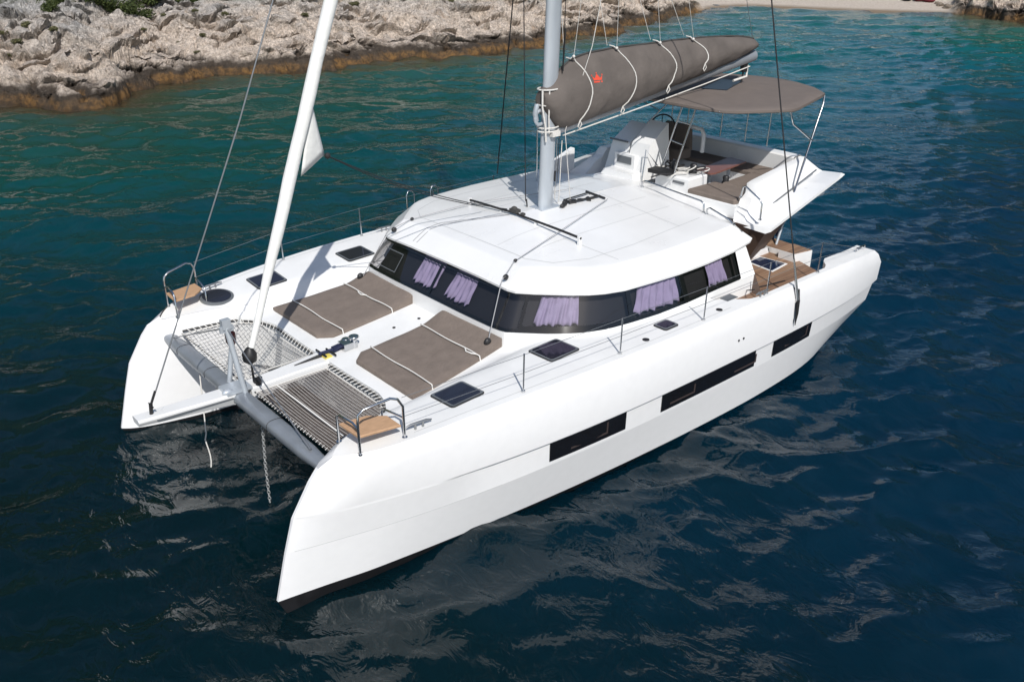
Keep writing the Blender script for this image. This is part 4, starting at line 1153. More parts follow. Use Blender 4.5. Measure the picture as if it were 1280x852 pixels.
# mast foot blocks and deck organisers
mb = MB(); rnd = random.Random(8)
for k in range(12):
    x = 6.35-.10*k*.8+rnd.uniform(-.03, .03); y = .20+rnd.uniform(-.08, .08); z = rz_(x, y)
    mb.ell((x, y, z+.05), (.07, .04, .045)) if k < 5 else mb.box((x, y, z+.025), (.09, .04, .04), rnd.uniform(-1, 1))
mb.tube([(5.3, .42, rz_(5.3, .42)+.04), (5.3, -.12, rz_(5.3, -.1)+.04)], .022, 6)
mb.tube([(6.1, .22, rz_(6.1, .2)+.05), (5.3, .28, rz_(5.3, .28)+.05)], .02, 6); mb.tube([(6.1, .05, rz_(6.1, .0)+.06), (5.35, .0, rz_(5.35, 0)+.06)], .014, 6)
mb.tube([(6.8, -.25, rz_(6.8, -.25)), (6.82, -.25, rz_(6.8, -.25)+.16)], .014, 6)
split_build(mb, 'mast_foot_block', M['blackrim'], BOAT)

# headsail, forestay --------------------------------------------------
mb = MB(); N_ = 40; pts = []; rad = []
for k in range(N_+1):
    t = k/N_; z = 2.42+17.0*t; x = 12.93-.39*(z-2.37)
    pts.append((x, .010*math.sin(k*1.7), z)); rad.append((.052+.050*sst(0, .14, t)-.04*sst(.6, 1, t))*(1+.03*math.sin(k*2.3)))
mb.tube(pts, rad, 14)
hs = part(mb, 'furled_headsail', M['sail'])
mb = MB()
a, b, c = Vector((11.43, .02, 6.15)), Vector((11.22, -.10, 5.22)), Vector((11.72, .0, 4.98))
rows = []
for i in range(9):
    t = i/8; p0 = a.lerp(c, t); p1 = a.lerp(b, t); row = []
    for j in range(7):
        q = p0.lerp(p1, j/6); q.y += .03*math.sin(j/6*math.pi)*math.sin(t*3); row.append(q)
    rows.append(row)
mb.grid([[tuple(q) for q in r_] for r_ in rows]); fl = mb.build('clew', M['sail'], hs)
sm = fl.modifiers.new('thick', 'SOLIDIFY'); sm.thickness = .008
mb = MB(); mb.tube([(12.95, 0, 1.80), (12.95, 0, 2.22)], .02, 8); mb.tube([(12.97, 0, 2.14), (12.965, 0, 2.2), (12.96, 0, 2.32), (12.94, 0, 2.42)], [.03, .11, .12, .05], 14); mb.tube([(12.95, .05, 1.84), (12.9, .12, 1.9), (12.97, .2, 1.86)], .05, 8)
mb.build('furling_drum', M['blackrim'], hs)
def line(name, pts, rad, m, sag=0.0, n=1):
    mb = MB(); P_ = []
    for a, b in zip(pts[:-1], pts[1:]):
        for i in range(n): t = i/n; q = Vector(a).lerp(Vector(b), t); q.z -= sag*4*t*(1-t); P_.append(q)
    P_.append(Vector(pts[-1])); mb.tube(P_, rad, 6, cap=False); return part(mb, name, m)
CL = (11.18, -.08, 5.2)
mb = MB()
for y0, xe, ye in ((-.10, 7.65, -.55), (-.02, 7.4, -.15)):
    P_ = []
    for i in range(21):
        t = i/20; q = Vector(CL).lerp(Vector((xe, ye, 3.53)), t); q.z -= .22*4*t*(1-t)*.6; q.y += y0*math.sin(t*3)*2; P_.append(q)
    mb.tube(P_, .009, 6)
mb.ell(CL, (.05, .04, .05))
split_build(mb, 'jib_sheet', M['blackrope'], BOAT)
# self tacking track across the roof
mb = MB(); pts = []
for k in range(21):
    y = -1.42+3.2*k/20; pts.append((7.33+.03*math.cos(y), y, max(rz_(7.33, y)+.05, 3.47-.02*(y-.2)**2)))
mb.tube(pts, .024, 8); tk = part(mb, 'jib_track', M['blackrim'])
mb = MB(); mb.box((7.35, .02, 3.535), (.12, .2, .06)); mb.ell((7.35, .0, 3.56), (.06, .07, .05)); mb.box((7.36, .26, 3.52), (.06, .08, .04)); mb.build('track_car', M['netdark'], tk)
mb = MB()
for y in (-1.40, -.4, .6, 1.75): mb.box((7.33, y, (rz_(7.33, y)+3.46)/2), (.06, .05, max(.04, 3.46-rz_(7.33, y))))
split_build(mb, 'track_foot', M['gel'], tk)
# stays
line('gennaker_stay', [(14.60, 0, 1.98), (12.59, 0, 5.97), (6.3, 0, 19.5)], .011, M['wire'])
mb = MB(); mb.tube([(14.62, 0, 1.84), (14.60, 0, 2.02)], .03, 8); mb.tube([(14.6, -.09, 1.99), (14.6, .09, 1.99)], .012, 6); mb.tube([(14.6, 0, 2.0), (14.5, 0, 2.2)], .02, 8); part(mb, 'stay_shackle', M['blackrim'])
line('shroud', [(3.86, 4.17, 1.95), (4.14, 3.02, 7.29), (5.9, .1, 20)], .014, M['blackrope'])
mb = MB(); q0, q1 = Vector((3.86, 4.17, 1.95)), Vector((4.14, 3.02, 7.29))
mb.tube([q0, q0.lerp(q1, .05), q0.lerp(q1, .16)], [.03, .028, .018], 8); part(mb, 'turnbuckle', M['steel'])
mb = MB(); mb.add([(3.80, 4.165, 2.0), (3.92, 4.165, 2.0), (3.90, 4.175, 1.75), (3.86, 4.17, 1.48), (3.83, 4.175, 1.75)], [(0,1,2,3,4)]); mb.add([(3.80, 4.13, 2.0), (3.92, 4.13, 2.0), (3.90, 4.13, 1.75), (3.86, 4.13, 1.48), (3.83, 4.13, 1.75)], [(4,3,2,1,0)])
mb.tube([(3.86, 4.0, 2.22), (3.8, 4.12, 2.2), (3.86, 4.18, 2.02)], .02, 8); mb.tube([(3.86, 4.17, 2.02), (3.86, 4.18, 1.75), (3.86, 4.175, 1.5)], [.035, .03, .008], 8)
part(mb, 'chainplate', M['blackrim'])
line('shroud', [(4.65, -3.75, 3.0), (4.3, -3.55, 6.9), (5.7, -.1, 20)], .014, M['blackrope'])
line('running_line', [(6.62, -.5, 3.45), (6.23, -1.0, 7.17), (5.7, -.5, 15)], .010, M['blackrope'])
line('running_line', [(6.3, -.3, 6.6), (5.9, -.5, 12)], .007, M['wire'])
line('topping_lift', [(.2, 0, 6.0), (2.0, 0, 10), (5.8, 0, 20)], .006, M['wire'])
# control lines lying along the roof and down the windscreen
mb = MB()
for sy in (1, -1):
    blk = (8.88, sy*1.62, 2.0); top_ = (8.78, sy*1.62)
    mb.tube([(9.62, sy*1.95, 2.20), (9.12, sy*1.72, rz_(8.98, 1.72)+.06), (8.7, sy*1.55, rz_(8.7, 1.55)+.04)], .009, 5)
    mb.tube([(8.7, sy*1.55, rz_(8.7, 1.55)+.04), (7.42, sy*1.25, rz_(7.4, 1.25)+.07), (5.3, sy*.5, rz_(5.3, .5)+.05)], .008, 5)
split_build(mb, 'control_line', M['greyline'], BOAT)
mb = MB()
for sy in (1, -1):
    mb.ell((9.0, sy*1.68, rz_(8.97, 1.68)+.07), (.06, .04, .05)); mb.ell((8.66, sy*1.54, rz_(8.66, 1.54)+.04), (.04, .03, .03)); mb.ell((9.66, sy*1.98, 2.20), (.07, .05, .07))
split_build(mb, 'guide_block', M['blackrim'], BOAT)
mb = MB()
on_roof(mb, [(7.4, -.1), (8.4, -.95), (9.0, -1.05)], .016, .008); on_roof(mb, [(7.42, -.06), (8.38, -.85), (9.0, -.93)], .016, .008)
split_build(mb, 'roof_line', M['greyline'], roofo)
# far side gate rails
for x in (7.03, 6.36):
    mb = MB(); mb.tube([(x-.09, -3.93, 2.26), (x-.09, -3.95, 2.92), (x-.02, -3.95, 3.0), (x+.07, -3.95, 3.0), (x+.12, -3.95, 2.92), (x+.12, -3.93, 2.26)], .016, 8); part(mb, 'gate_rail', M['steel'])

# cockpit -------------------------------------------------------------
mb = MB(); mb.prism([(5.2, 3.92), (5.55, 3.44), (5.5, 3.30), (4.4, 3.0), (4.4, 1.9), (2.05, 1.9), (2.0, 2.8), (2.3, 3.55), (2.45, 3.9)], 1.85, 2.05); part(mb, 'cockpit_floor', M['teak'])
mb = MB(); mb.prism([(5.2, -3.92), (5.55, -3.44), (5.5, -3.30), (4.4, -3.0), (4.4, -1.9), (2.05, -1.9), (2.0, -2.8), (2.3, -3.55), (2.45, -3.9)], 1.85, 2.05); mb.box((2.6, 0, 1.45), (3.6, 4.2, .1)); part(mb, 'cockpit_floor', M['teak'])
for pts, zt in (([(2.1, 1.95), (2.1, 2.55), (1.6, 2.62), (1.55, 1.95)], 2.16), ([(2.25, 2.62), (2.25, 3.0), (1.75, 3.1), (1.7, 2.62)], 2.22)):
    mb = MB(); mb.prism(pts, 1.3, zt); blk = part(mb, 'transom_block', M['gel'])
    cx_ = sum(p[0] for p in pts)/4; cy_ = sum(p[1] for p in pts)/4
    mb = MB(); mb.prism([(p[0]+(cx_-p[0])*.06, p[1]+(cy_-p[1])*.06) for p in pts], zt+.001, zt+.014); mb.build('teak_cap', M['teak'], blk)
for sy in (1, -1):
    mb = MB(); mb.prism([(2.2, sy*2.3), (2.2, sy*3.62), (.5, sy*3.45), (.5, sy*2.33)], .7, 1.03); part(mb, 'transom_step', M['gel'])
mb = MB(); mb.prism([(2.98, 2.36), (2.50, 2.34), (2.44, 2.98), (3.06, 3.04)], 2.04, 2.062, bev=.006); eh = part(mb, 'engine_hatch', M['gel'])
mb = MB(); mb.prism([(2.94, 2.40), (2.54, 2.38), (2.48, 2.94), (3.02, 3.0)], 2.05, 2.067); mb.build('hatch_pane', mat('navy_acrylic', (.012, .022, .055), .08), eh)
mb = MB(); mb.tube([(4.3, 3.30, 2.07), (3.3, 3.50, 2.07)], .012, 6); mb.tube([(4.7, 3.74, 2.33), (4.35, 3.3, 2.08)], .012, 6); split_build(mb, 'mooring_rope', M['blackrope'], BOAT)
mb = MB()       # bulkhead and support coloured dark for the shade under the flybridge, and furniture
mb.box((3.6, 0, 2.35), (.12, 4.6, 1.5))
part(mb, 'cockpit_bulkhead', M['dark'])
mb = MB(); V = [(3.42,3.02,3.0),(3.6,1.25,3.04),(1.7,1.3,3.04),(1.5,2.5,3.04),(3.15,2.42,2.06),(3.3,1.7,2.06),(2.3,1.6,2.06),(2.25,2.2,2.06)]
mb.add(V, [(0,1,2,3),(7,6,5,4),(0,4,5,1),(1,5,6,2),(2,6,7,3),(3,7,4,0)]); part(mb, 'roof_support', M['brown'])
mb = MB(); mb.box((2.75, .9, 2.0), (1.0, .8, .9), .1); mb.box((1.9, 1.5, 1.9), (.7, .5, .5)); part(mb, 'cockpit_sofa', M['brown'])
mb = MB(); rnd = random.Random(4)
for k in range(9): mb.ell((1.5+rnd.uniform(-.25, .25), 1.55+rnd.uniform(-.3, .3), 2.2+rnd.uniform(0, .55)), (.15, .14, .18), 8, 6)
mb.tube([(1.5, 2.05, 2.2), (1.45, 2.1, 3.2)], .025, 8); mb.tube([(1.7, 2.1, 2.2), (1.65, 2.15, 3.3)], .018, 8); part(mb, 'davit_gear', M['navy'])
mb = MB(); mb.tube([(1.9, 2.3, 2.1), (1.35, 2.25, 3.35)], .03, 8); mb.tube([(1.9, -2.3, 2.1), (1.35, -2.25, 3.35)], .03, 8); split_build(mb, 'flybridge_post', M['alu'], BOAT)

# flybridge -----------------------------------------------------------
def fx(t): return 3.46+(.08-3.46)*t
mb = MB(); rowsP = []
NT = 16
prof = []     # cross sections from inner floor outwards, t=0 front, 1 aft
for k in range(NT+1):
    t = k/NT; x = fx(t)
    rim = 2.22-.44*t; rz0 = 3.40+.22*sst(0, .18, t)+.13*t; ed = 3.14-.45*t; ez = 3.02+.46*t
    fs_ = lambda z_: .62*(1-sst(0, .22, t))*sst(3.08, 3.58, z_)
    prof.append([(x, rim-.18, 3.05), (x, rim-.16, rz0-.03), (x, rim-.12, rz0), (x, rim+.05, rz0), (x, rim+.10, rz0-.03), (x, rim+.26, rz0-.30+.02*t), (x, rim+.32, rz0-.34+.02*t), (x, ed, ez+.06), (x, ed+.005, ez), (x, ed-.12, ez-.07), (x, 1.9-.1*t, 2.98), (x, 1.9-.1*t, 2.9)])
for sy in (1, -1):
    P_ = [[(p[0]-(.62*(1-k_/(NT*.22)) if k_ < NT*.22 else 0)*sst(3.10, 3.5, p[2])+(.36*sst(.8, 1, k_/NT)*sst(3.42, 3.62, p[2])), sy*p[1], p[2]) for p in q] for k_, q in enumerate(prof)]
    mb.loft(P_, 0, True, False)
    mb.add(P_[0], [tuple(range(len(P_[0])))]); mb.add(P_[-1], [tuple(range(len(P_[-1])))])
# aft coaming between the two sides, and the floor slab
n = 12; rows = []
for k in range(n+1):
    y = -1.75+3.5*k/n; b = .06*(1-(y/1.75)**2)
    rows.append([(.78-b, y, 3.05), (.74-b, y, 3.75), (.70-b, y, 3.78), (.50-b, y, 3.79), (.44-b, y, 3.76), (.26-b, y, 3.62), (.10-b*1.5, y, 3.58), (.06-b*1.5, y, 3.50), (.12-b, y, 3.40), (.5, y, 2.95)])
mb.loft(rows, 0, False, False)
mb.box((1.85, 0, 3.0), (3.3, 4.6, .09))
FB = part(mb, 'flybridge', M['gel'], autosmooth=35)
mb = MB()     # helm / winch blocks and seat bases
mb.prism([(3.52, 1.05), (3.50, 2.28), (2.95, 2.06), (2.6, 1.96), (2.6, 1.07)], 2.95, 3.36, bev=.02); mb.prism([(2.62, 1.22), (2.62, 1.96), (.75, 1.65), (.75, 1.15)], 2.95, 3.36, bev=.02)
mb.prism([(1.42, -1.6), (1.42, 1.5), (.72, 1.5), (.72, -1.6)], 2.95, 3.36, bev=.02)
mb.prism([(3.42, .12), (3.40, 1.0), (2.75, .98), (2.75, .15)], 2.95, 3.62, bev=.05)
mb.prism([(2.2, -2.0), (2.2, -1.0), (1.75, -1.0), (1.75, -2.0)], 2.95, 3.36, bev=.02)
split_build(mb, 'seat_base', M['gel'], FB)
# console
mb = MB()
def wedge(x0, x1, y0, y1, z0, zf, za):   # front x1 (forward), aft x0
    V = [(x0,y0,z0),(x1,y0,z0),(x1,y1,z0),(x0,y1,z0),(x0+.10,y0+.04,za),(x1-.22,y0+.04,zf),(x1-.22,y1-.04,zf),(x0+.10,y1-.04,za)]
    mb.add(V, [(3,2,1,0),(4,5,6,7),(0,1,5,4),(1,2,6,5),(2,3,7,6),(3,0,4,7)])
wedge(2.35, 3.24, -.98, -.38, 3.25, 4.02, 4.42); wedge(2.3, 3.2, -1.62, -1.02, 3.25, 3.95, 4.30)
mb.box((3.0, -1.0, 3.5), (.4, .6, .5)); mb.box((3.3, -.9, 3.36), (.5, 1.0, .14), 0, 0, .85)
hc = mb.build('helm_console', M['gel'], FB)
mb = MB(); mb.box((3.205, -1.0, 3.62), (.02, .42, .16)); mb.box((2.9, -1.37, 3.93), (.3, .5, .04), 0, 0, 1, Matrix.Rotation(R(-20), 3, 'Y')); mb.build('instrument_panel', M['instr'], hc)
mb = MB(); mb.torus((2.22, -.80, 4.12), .40, .018, Matrix.Rotation(R(75), 3, 'Y'), 28, 6); mb.tube([(2.22, -.80, 4.12), (2.22, -.80, 4.50)], .01, 6); mb.tube([(2.22, -1.15, 4.0), (2.22, -.45, 4.0)], .01, 6); mb.build('steering_wheel', M['blackrim'], hc)
# winches and rope tails on the block
mb = MB()
for x, y in ((3.1, .35), (2.95, .75), (2.45, 1.25)):
    z = 3.62 if y < 1 else 3.37
    mb.tube([(x, y, z), (x, y, z+.06), (x, y, z+.10), (x, y, z+.17), (x, y, z+.2)], [.09, .085, .06, .075, .05], 14)
mb.box((3.45, .3, 3.66), (.3, .5, .08), .1)
split_build(mb, 'winch', M['blackrim'], FB)
mb = MB(); mb.box((3.415, .75, 3.5), (.02, .3, .05)); mb.build('block_handle', M['instr'], FB)
# helm seat with white arm
mb = MB(); mb.prism([(1.95, -1.25), (1.95, -.45), (1.55, -.45), (1.55, -1.25)], 3.5, 3.72, bev=.04); mb.box((1.55, -.85, 3.95), (.10, .8, .55), 0, 0, .9); mb.tube([(1.8, -.85, 3.04), (1.8, -.85, 3.5)], .08, 10)
hseat = mb.build('helm_seat', M['taupe'], FB)
mb = MB(); mb.tube([(1.62, -.40, 4.22), (1.62, -.12, 4.20), (1.62, -.06, 4.10), (1.64, -.06, 3.70)], .05, 10); mb.build('seat_arm', M['gel'], hseat)
# table
mb = MB(); mb.prism([(2.72, .66), (2.75, 1.06), (2.62, 1.10), (1.35, .95), (1.30, .52), (1.4, .48)], 3.60, 3.635); tb = mb.build('fixed_table', M['tabletop'], FB)
mb = MB(); mb.tube([(2.5, .85, 3.04), (2.5, .85, 3.6)], .04, 10); mb.tube([(1.65, .72, 3.04), (1.65, .72, 3.6)], .04, 10); split_build(mb, 'table_leg', M['alu'], tb)
# cushions: loose things on the flybridge seats
def cush(pts, z0, th, label, m='taupe', seed=0):
    mb = MB(); mb.prism(pts, z0, lambda x, y: z0+th+.008*noise.noise((x*4, y*4, seed)), bev=.03)
    o = mb.build('seat_cushion', M[m]); tag(o, label, 'cushion', 'cushions on the flybridge seats')
cush([(3.50, 1.08), (3.48, 2.22), (3.36, 2.26), (2.95, 2.02), (2.64, 1.92), (2.64, 1.10)], 3.362, .095, 'wide taupe cushion nearest the roof handrail on flybridge')
cush([(2.60, 1.28), (2.60, 1.91), (1.46, 1.74), (1.46, 1.20)], 3.362, .095, 'long taupe bench cushion beside the red-brown table')
cush([(1.42, .45), (1.42, 1.70), (.80, 1.60), (.80, .45)], 3.362, .095, 'taupe cushion in the aft corner of flybridge bench, partly sunlit')
cush([(1.40, -1.55), (1.40, .42), (.80, .42), (.80, -1.55)], 3.362, .095, 'long aft bench cushion shaded by the canopy')
cush([(2.18, -1.98), (2.18, -1.02), (1.78, -1.02), (1.78, -1.98)], 3.362, .09, 'small far taupe cushion behind the helm console')
# handrails
def rail(pts, name='handrail', r_=.019, par=None):
    mb = MB(); mb.tube(pts, r_, 8); mb.tube([pts[0], (pts[0][0], pts[0][1], pts[0][2]+.02)], .035, 8); mb.tube([pts[-1], (pts[-1][0], pts[-1][1], pts[-1][2]+.02)], .035, 8)
    return mb.build(name, M['steel'], par or BOAT)
rail([(3.95, .22, rz_(3.95, .22)), (3.95, .22, 3.50), (3.96, .30, 3.54), (4.05, 1.85, 3.47), (4.05, 1.93, 3.43), (4.05, 1.94, rz_(4.05, 1.94))])
rail([(4.1, 2.05, rz_(4.1, 2.05)), (4.1, 2.06, 3.36), (4.1, 2.12, 3.40), (4.12, 2.62, 3.28), (4.12, 2.70, 3.22), (4.12, 2.72, rz_(4.12, 2.72))])
rail([(3.40, 2.32, 3.52), (3.40, 2.36, 3.74), (3.40, 2.42, 3.76), (3.42, 2.78, 3.58), (3.42, 2.84, 3.50), (3.42, 2.84, 3.18)], par=None)
rail([(3.95, -2.6, rz_(3.95, -2.6)), (3.95, -2.6, 3.7), (4.0, -2.5, 3.75), (4.4, -2.3, 3.75), (4.45, -2.3, 3.7), (4.45, -2.3, rz_(4.4, -2.3))])
mb = MB(); rings = [[(4.55, -2.75, 3.1), (4.55, -2.5, 3.2)], [(3.7, -2.75, 3.5), (3.7, -2.45, 3.7)], [(3.2, -2.75, 3.3), (3.2, -2.45, 3.6)]]
mb.prism([(4.5, -2.62), (4.5, -2.5), (3.3, -2.5), (3.3, -2.62)], 3.0, lambda x, y: 3.22+.42*sst(4.5, 3.7, x), bev=.02); part(mb, 'wing_fairing', M['gel'])
mb = MB(); mb.tube([(5.05, -1.9, rz_(5.05, -1.9)), (5.0, -1.95, 4.4)], .016, 8); part(mb, 'flag_pole', M['steel'])
mb = MB()
for sy in (1, -1):
    mb.tube([(2.6, sy*2.56, 3.28), (.55, sy*2.22, 3.55)], .018, 6)
split_build(mb, 'wing_rail', M['wire'], BOAT)

# bimini --------------------------------------------------------------
BP = [(3.28,0),(3.27,1.0),(3.18,1.55),(2.98,1.80),(2.06,2.38),(1.85,2.38),(.4,1.98),(.02,1.86),(-.10,1.72),(-.40,1.36),(-.72,.7),(-.85,0)]
bp = BP+[(p[0], -p[1]) for p in BP[::-1][1:-1]]
mb = MB(); rings = []
for t, dz in ((0, -.06), (0, -.012), (.01, 0), (.12, .008), (.3, .018), (.55, .03), (.8, .038), (.98, .04)):
    rings.append([(p[0]+(1.3-p[0])*t, p[1]*(1-t), 5.09+dz) for p in bp])
mb.loft(rings, 0, True); mb.add(rings[-1], [tuple(range(len(bp)))], 0, True)
under = [[(p[0]+(1.3-p[0])*t, p[1]*(1-t), 5.02+dz) for p in bp] for t, dz in ((0, 0), (.12, .035), (.5, .06), (.98, .07))]
mb.loft(under, 0, True); mb.add(under[-1], [tuple(range(len(bp)))], 0, True)
bi = part(mb, 'bimini', M['bim'], autosmooth=40)
mb = MB(); q = [(1.80, -.10), (.48, -.55), (.40, -.05), (1.56, .40)]
mb.prism(q, 5.08, lambda x, y: 5.142); mb.build('canopy_window', mat('clear_vinyl', (.010, .014, .022), .3, spec=.1), bi)
mb = MB()
for sy in (1, -1):
    mb.tube([(.0, sy*1.84, 5.03), (.03, sy*1.86, 4.85), (1.8, sy*2.50, 3.29)], .022, 8)
    mb.tube([(1.9, sy*2.25, 5.04), (1.86, sy*2.28, 4.86), (1.75, sy*2.26, 4.72), (.75, sy*2.12, 4.22)], .018, 8)
for y in (-1.85, -1.35, -.35, .35, .95):
    mb.tube([(.62, y, 3.86), (.55, y, 5.06)], .016, 8)
# ladder like front frame
L0, L1 = ((3.30, .08, 3.45), (3.12, .48, 5.05)), ((3.40, .52, 3.40), (3.16, .86, 5.05))
for a, b in (L0, L1): mb.tube([a, b], .02, 8)
for t in (.52, .78): mb.tube([lerp(*L0, t), lerp(*L1, t)], .015, 8)
mb.tube([(3.32, -.35, 3.3), (3.2, -.38, 3.95), (3.0, -.2, 3.6), (3.3, .05, 3.5)], .015, 8)
for sy in (1, -1): mb.tube([(3.2, sy*1.45, 5.05), (2.0, sy*2.2, 5.05), (.05, sy*1.8, 5.05)], .016, 8)
mb.build('bimini_frame', M['steel'], bi)

# coiled ropes lying on the winch block
mb = MB(); rnd = random.Random(11)
for k in range(10):
    c = (3.15+rnd.uniform(-.35, .3), .45+rnd.uniform(-.35, .45), 3.66+.01*k)
    mb.torus(c, rnd.uniform(.07, .16), .014, Matrix.Rotation(rnd.uniform(-.4, .4), 3, 'X')@Matrix.Rotation(rnd.uniform(-.4, .4), 3, 'Y'), 16, 6, mi=k % 3 == 0)
for k in range(6):
    a = Vector((3.2+rnd.uniform(-.3, .3), .4+rnd.uniform(-.3, .4), 3.66)); mb.tube([a, a+Vector((.25, -.1, .03)), a+Vector((.45, -.05+rnd.uniform(-.2, .2), -.02))], .016, 6, mi=k % 2)
tag(mb.build('rope_coil', [M['blackrope'], M['rope']]), 'black and white rope tails heaped around the winches by helm', 'rope')

# anchor chain and bridle rope hanging to the water --------------------
mb = MB(); z = 1.55; k = 0
while z > -.5:
    t = (1.55-z)/1.55; x = 13.2+.10*t; y = .70+.16*max(0, t-.55)
    Mx = Matrix.Rotation(R(90), 3, 'X') if k % 2 else Matrix.Rotation(R(90), 3, 'X')
    Mz = Matrix.Rotation(R(45 if k % 2 else 135), 3, 'Z')
    mb.torus((x, y, z), .022, .008, Mz@Mx@Matrix.Diagonal((1, 1.5, 1)), 10, 5); z -= .052; k += 1
tag(mb.build('anchor_chain', M['chain']), 'galvanised anchor chain hanging from crossbeam straight down into the water', 'chain')
mb = MB(); pts = []
for i in range(22):
    t = i/21; pts.append((13.3+.38*t+.03*math.sin(t*14)*(t > .6), -1.42+.72*t+.02*math.sin(t*17)*(t > .6), 1.62*(1-t)**1.0-.2*t))
mb.tube(pts, .012, 6); tag(mb.build('bridle_rope', M['rope']), 'thin pale rope hanging slack under the bowsprit into the water', 'rope')

# ------------------------------------------------------------------ plants on the shore
def leaf_mat(name, c0, c1):
    m = bpy.data.materials.new(name); m.use_nodes = True; t = m.node_tree; p = t.nodes['Principled BSDF']
    g = t.nodes.new('ShaderNodeNewGeometry'); cr = t.nodes.new('ShaderNodeValToRGB')
    cr.color_ramp.elements[0].color = (*c0, 1); cr.color_ramp.elements[1].color = (*c1, 1)
    t.links.new(g.outputs['Random Per Island'], cr.inputs[0]); t.links.new(cr.outputs[0], p.inputs['Base Color'])
    p.inputs['Roughness'].default_value = .6; p.inputs['Specular IOR Level'].default_value = .25
    return m
LM = [leaf_mat('juniper_leaves', (.020, .034, .010), (.085, .105, .030)), leaf_mat('dry_leaves', (.045, .05, .022), (.15, .14, .065))]
TW = mat('twig_bark', (.10, .075, .055), .9)
def bush_mesh(seed, n, rx, rz, leaf):
    rnd = random.Random(seed); mb = MB(); tw = MB()
    lobes = [(rnd.uniform(-.6, .6)*rx, rnd.uniform(-.6, .6)*rx, rnd.uniform(.25, .75)*rz, rnd.uniform(.3, .55)) for _ in range(9)]
    for k in range(n):
        lx, ly, lz, lr = rnd.choice(lobes)
        d = Vector((rnd.gauss(0, 1), rnd.gauss(0, 1), rnd.gauss(0, 1))).normalized()*(rnd.random()**.35)
        p = Vector((lx+d.x*rx*lr*1.1, ly+d.y*rx*lr*1.1, max(.02, lz+d.z*rz*lr)))
        a = Vector((rnd.gauss(0, 1), rnd.gauss(0, 1), rnd.gauss(0, .7))).normalized(); b = a.cross(Vector((rnd.gauss(0, 1), rnd.gauss(0, 1), rnd.gauss(0, 1)))).normalized()
        s = leaf*rnd.uniform(.6, 1.4); mb.add([p-a*s, p+b*s*.45, p+a*s, p-b*s*.45], [(0,1,2,3)])
    for (lx, ly, lz, lr) in lobes: tw.tube([(0, 0, -.15), (lx*.4, ly*.4, lz*.5), (lx, ly, lz)], [.03, .02, .008], 5)
    return mb, tw
PROTO = []
for sd, n, rx, rz, lf, mi in ((1, 2600, 1.25, 1.15, .085, 0), (2, 2200, 1.0, .9, .08, 0), (3, 700, .42, .32, .05, 1), (4, 520, .34, .26, .05, 1)):
    a, b = bush_mesh(sd, n, rx, rz, lf); PROTO.append((a, b, mi))
cache = {}
def plant(k, x, y, sc, rz, name, label, cat, group):
    if k not in cache:
        a, b, mi = PROTO[k]; o1 = a.build('foliage', LM[mi]); o2 = b.build('stem', TW); cache[k] = (o1.data, o2.data)
        bpy.data.objects.remove(o1); bpy.data.objects.remove(o2)
    root = empty(name, (x, y, ground_z(x, y)-.05), label, cat, group); root.scale = (sc, sc, sc); root.rotation_euler.z = rz
    for nm, me in zip(('foliage', 'stem'), cache[k]):
        c = bpy.data.objects.new(nm, me); COL.objects.link(c); c.parent = root
BIG = [  # prototype, x, y, scale, turn, label
    (1, 2.3, -47.6, .62, .3, 'leftmost low green bush above the pale rocks, apart from the thicket'),
    (0, 1.5, -49.0, .75, 1.1, 'green bush with a bare rocky gap on its right, above the pale rocks'),
    (1, -.1, -50.6, .85, 2.0, 'dark green bush at the left end of the long thicket'),
    (0, -1.2, -49.4, .95, 2.9, 'dense green bush left of middle in the long thicket'),
    (0, -2.4, -49.6, 1.0, 4.0, 'large green bush reaching lowest down the rocks in the long thicket'),
    (1, -3.5, -50.2, 1.0, 5.1, 'bright green bush just right of the lowest bush in the thicket'),
    (0, -4.9, -51.2, 1.0, .7, 'green bush at the right end of the long thicket'),
    (1, -7.8, -51.8, .80, 1.7, 'solitary green bush at the top edge, right of the long thicket'),
    (0, .9, -52.0, 1.1, 2.5, 'green bush half cut by the top edge at the thicket left end'),
    (0, -1.4, -52.2, 1.2, 3.3, 'green bush behind the dense left middle of the thicket'),
    (0, -3.6, -53.0, 1.2, 4.4, 'green bush behind the lowest reaching bush of the thicket'),
    (1, -9.4, -52.4, .7, 5.5, 'small green bush at the top edge left of the long stay')]
for (k, x, y, sc, rz, lab) in BIG: plant(k, x, y, sc, rz, 'shrub', lab, 'bush', 'green bushes above the rocky shore')
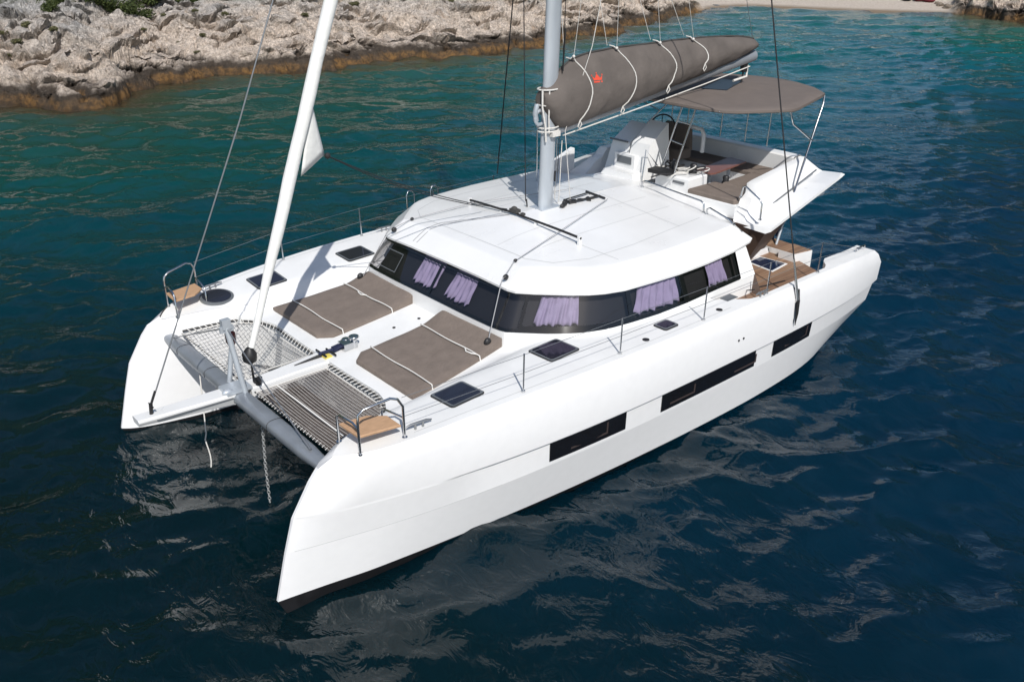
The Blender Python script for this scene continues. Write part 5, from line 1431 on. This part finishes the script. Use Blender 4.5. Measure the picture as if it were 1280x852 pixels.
TUFT = [(2, 4.2, -45.7, .9, 'dry tuft below the leftmost bush on the grey rocks'),
    (3, 3.45, -43.25, .9, 'round olive tuft on the rocks between the left edge and the dark ledge'),
    (3, 5.54, -45.46, .8, 'upper olive tuft at the very left edge of the rocks'),
    (2, 5.35, -43.85, .8, 'wide grey-green tuft low on the rocks near the left edge'),
    (3, 6.2, -43.0, .7, 'lowest small tuft at the left edge of the rocks'),
    (2, -4.55, -48.11, .55, 'small tuft just under the right end of the thicket'),
    (3, -6.35, -47.38, .7, 'upper tuft on the pale slope left of the long stay'),
    (2, -5.1, -43.7, .7, 'bright tuft halfway down the pale slope left of the long stay'),
    (3, -4.0, -45.0, .55, 'tiny yellowish tuft on the open pale slope'),
    (3, -4.1, -42.5, .6, 'lowest tuft on the pale slope, just above the dark band'),
    (2, -8.3, -47.2, .7, 'tuft right beside the long stay near the top edge'),
    (3, -2.5, -46.3, .6, 'small tuft right of the dark undercut ledge'),
    (2, -13.66, -46.42, .8, 'tuft on the rocks left of the furled headsail top'),
    (2, -17.6, -46.3, .9, 'larger olive tuft right of the furled headsail on the grey rocks'),
    (3, -20.9, -43.4, .9, 'upper olive tuft midway between the headsail and the mast'),
    (3, -24.2, -43.5, .8, 'tuft at the top edge left of the black shroud'),
    (2, -36.5, -43.8, .8, 'dark tuft on the rocks just right of the mast')]
for i, (k, x, y, sc, lab) in enumerate(TUFT): plant(k, x, y, sc, i*1.3, 'rock_tuft', lab, 'tuft', 'small dry tufts on the rocks')
# things left on the far beach
RB = mat('dark_red_fabric', (.16, .022, .03), .8, var=.3, vscale=4); BK = mat('dark_fabric', (.03, .028, .03), .8)
for (x, y, sz, m_, lab) in ((-72.9, -32.2, .55, RB, 'left dark red bag lying on the far pale beach'), (-73.1, -31.3, .62, RB, 'right dark red bag lying on the far pale beach'), (-72.4, -33.2, .5, BK, 'black bag left of the red bags on the far beach')):
    mb = MB(); z = ground_z(x, y); rings = []
    for j in range(9):
        th = math.pi*j/8; rings.append([(x+sz*.8*math.sin(th)*math.cos(a)*(1+.2*noise.noise((a, j, x))), y+sz*math.sin(th)*math.sin(a)*(1+.2*noise.noise((a, j, y))), z+sz*.32+sz*.38*math.cos(th)) for a in [2*math.pi*k/14 for k in range(14)]])
    mb.loft(rings); mb.torus((x, y, z+sz*.62), sz*.4, .03, Matrix.Rotation(R(80), 3, 'Y'), 14, 6)
    tag(mb.build('beach_bag', m_), lab, 'bag', 'bags on the far beach')
RK = mat('beach_rock', (.22, .18, .14), .9, var=.5, vscale=5, bump=.6, bscale=9)
for i, (x, y, sz, lab) in enumerate(((-71.4, -28.6, .42, 'dark boulder on the beach nearest the right rocks'), (-72.0, -29.6, .33, 'small brown boulder on the beach, left of the dark one'), (-72.8, -30.3, .24, 'tiny boulder beside the red bags on the beach'))):
    mb = MB(); z = ground_z(x, y); rings = []
    for j in range(11):
        th = math.pi*j/10; rings.append([tuple(Vector((x, y, z+sz*.2))+Vector((math.sin(th)*math.cos(a), math.sin(th)*math.sin(a), math.cos(th)*.7))*sz*(1+.35*noise.noise((math.sin(th)*math.cos(a)*1.6+i, math.sin(th)*math.sin(a)*1.6, math.cos(th)*1.6)))) for a in [2*math.pi*k/16 for k in range(16)]])
    mb.loft(rings, 0, False); tag(mb.build('boulder', RK), lab, 'boulder', 'boulders on the far beach')
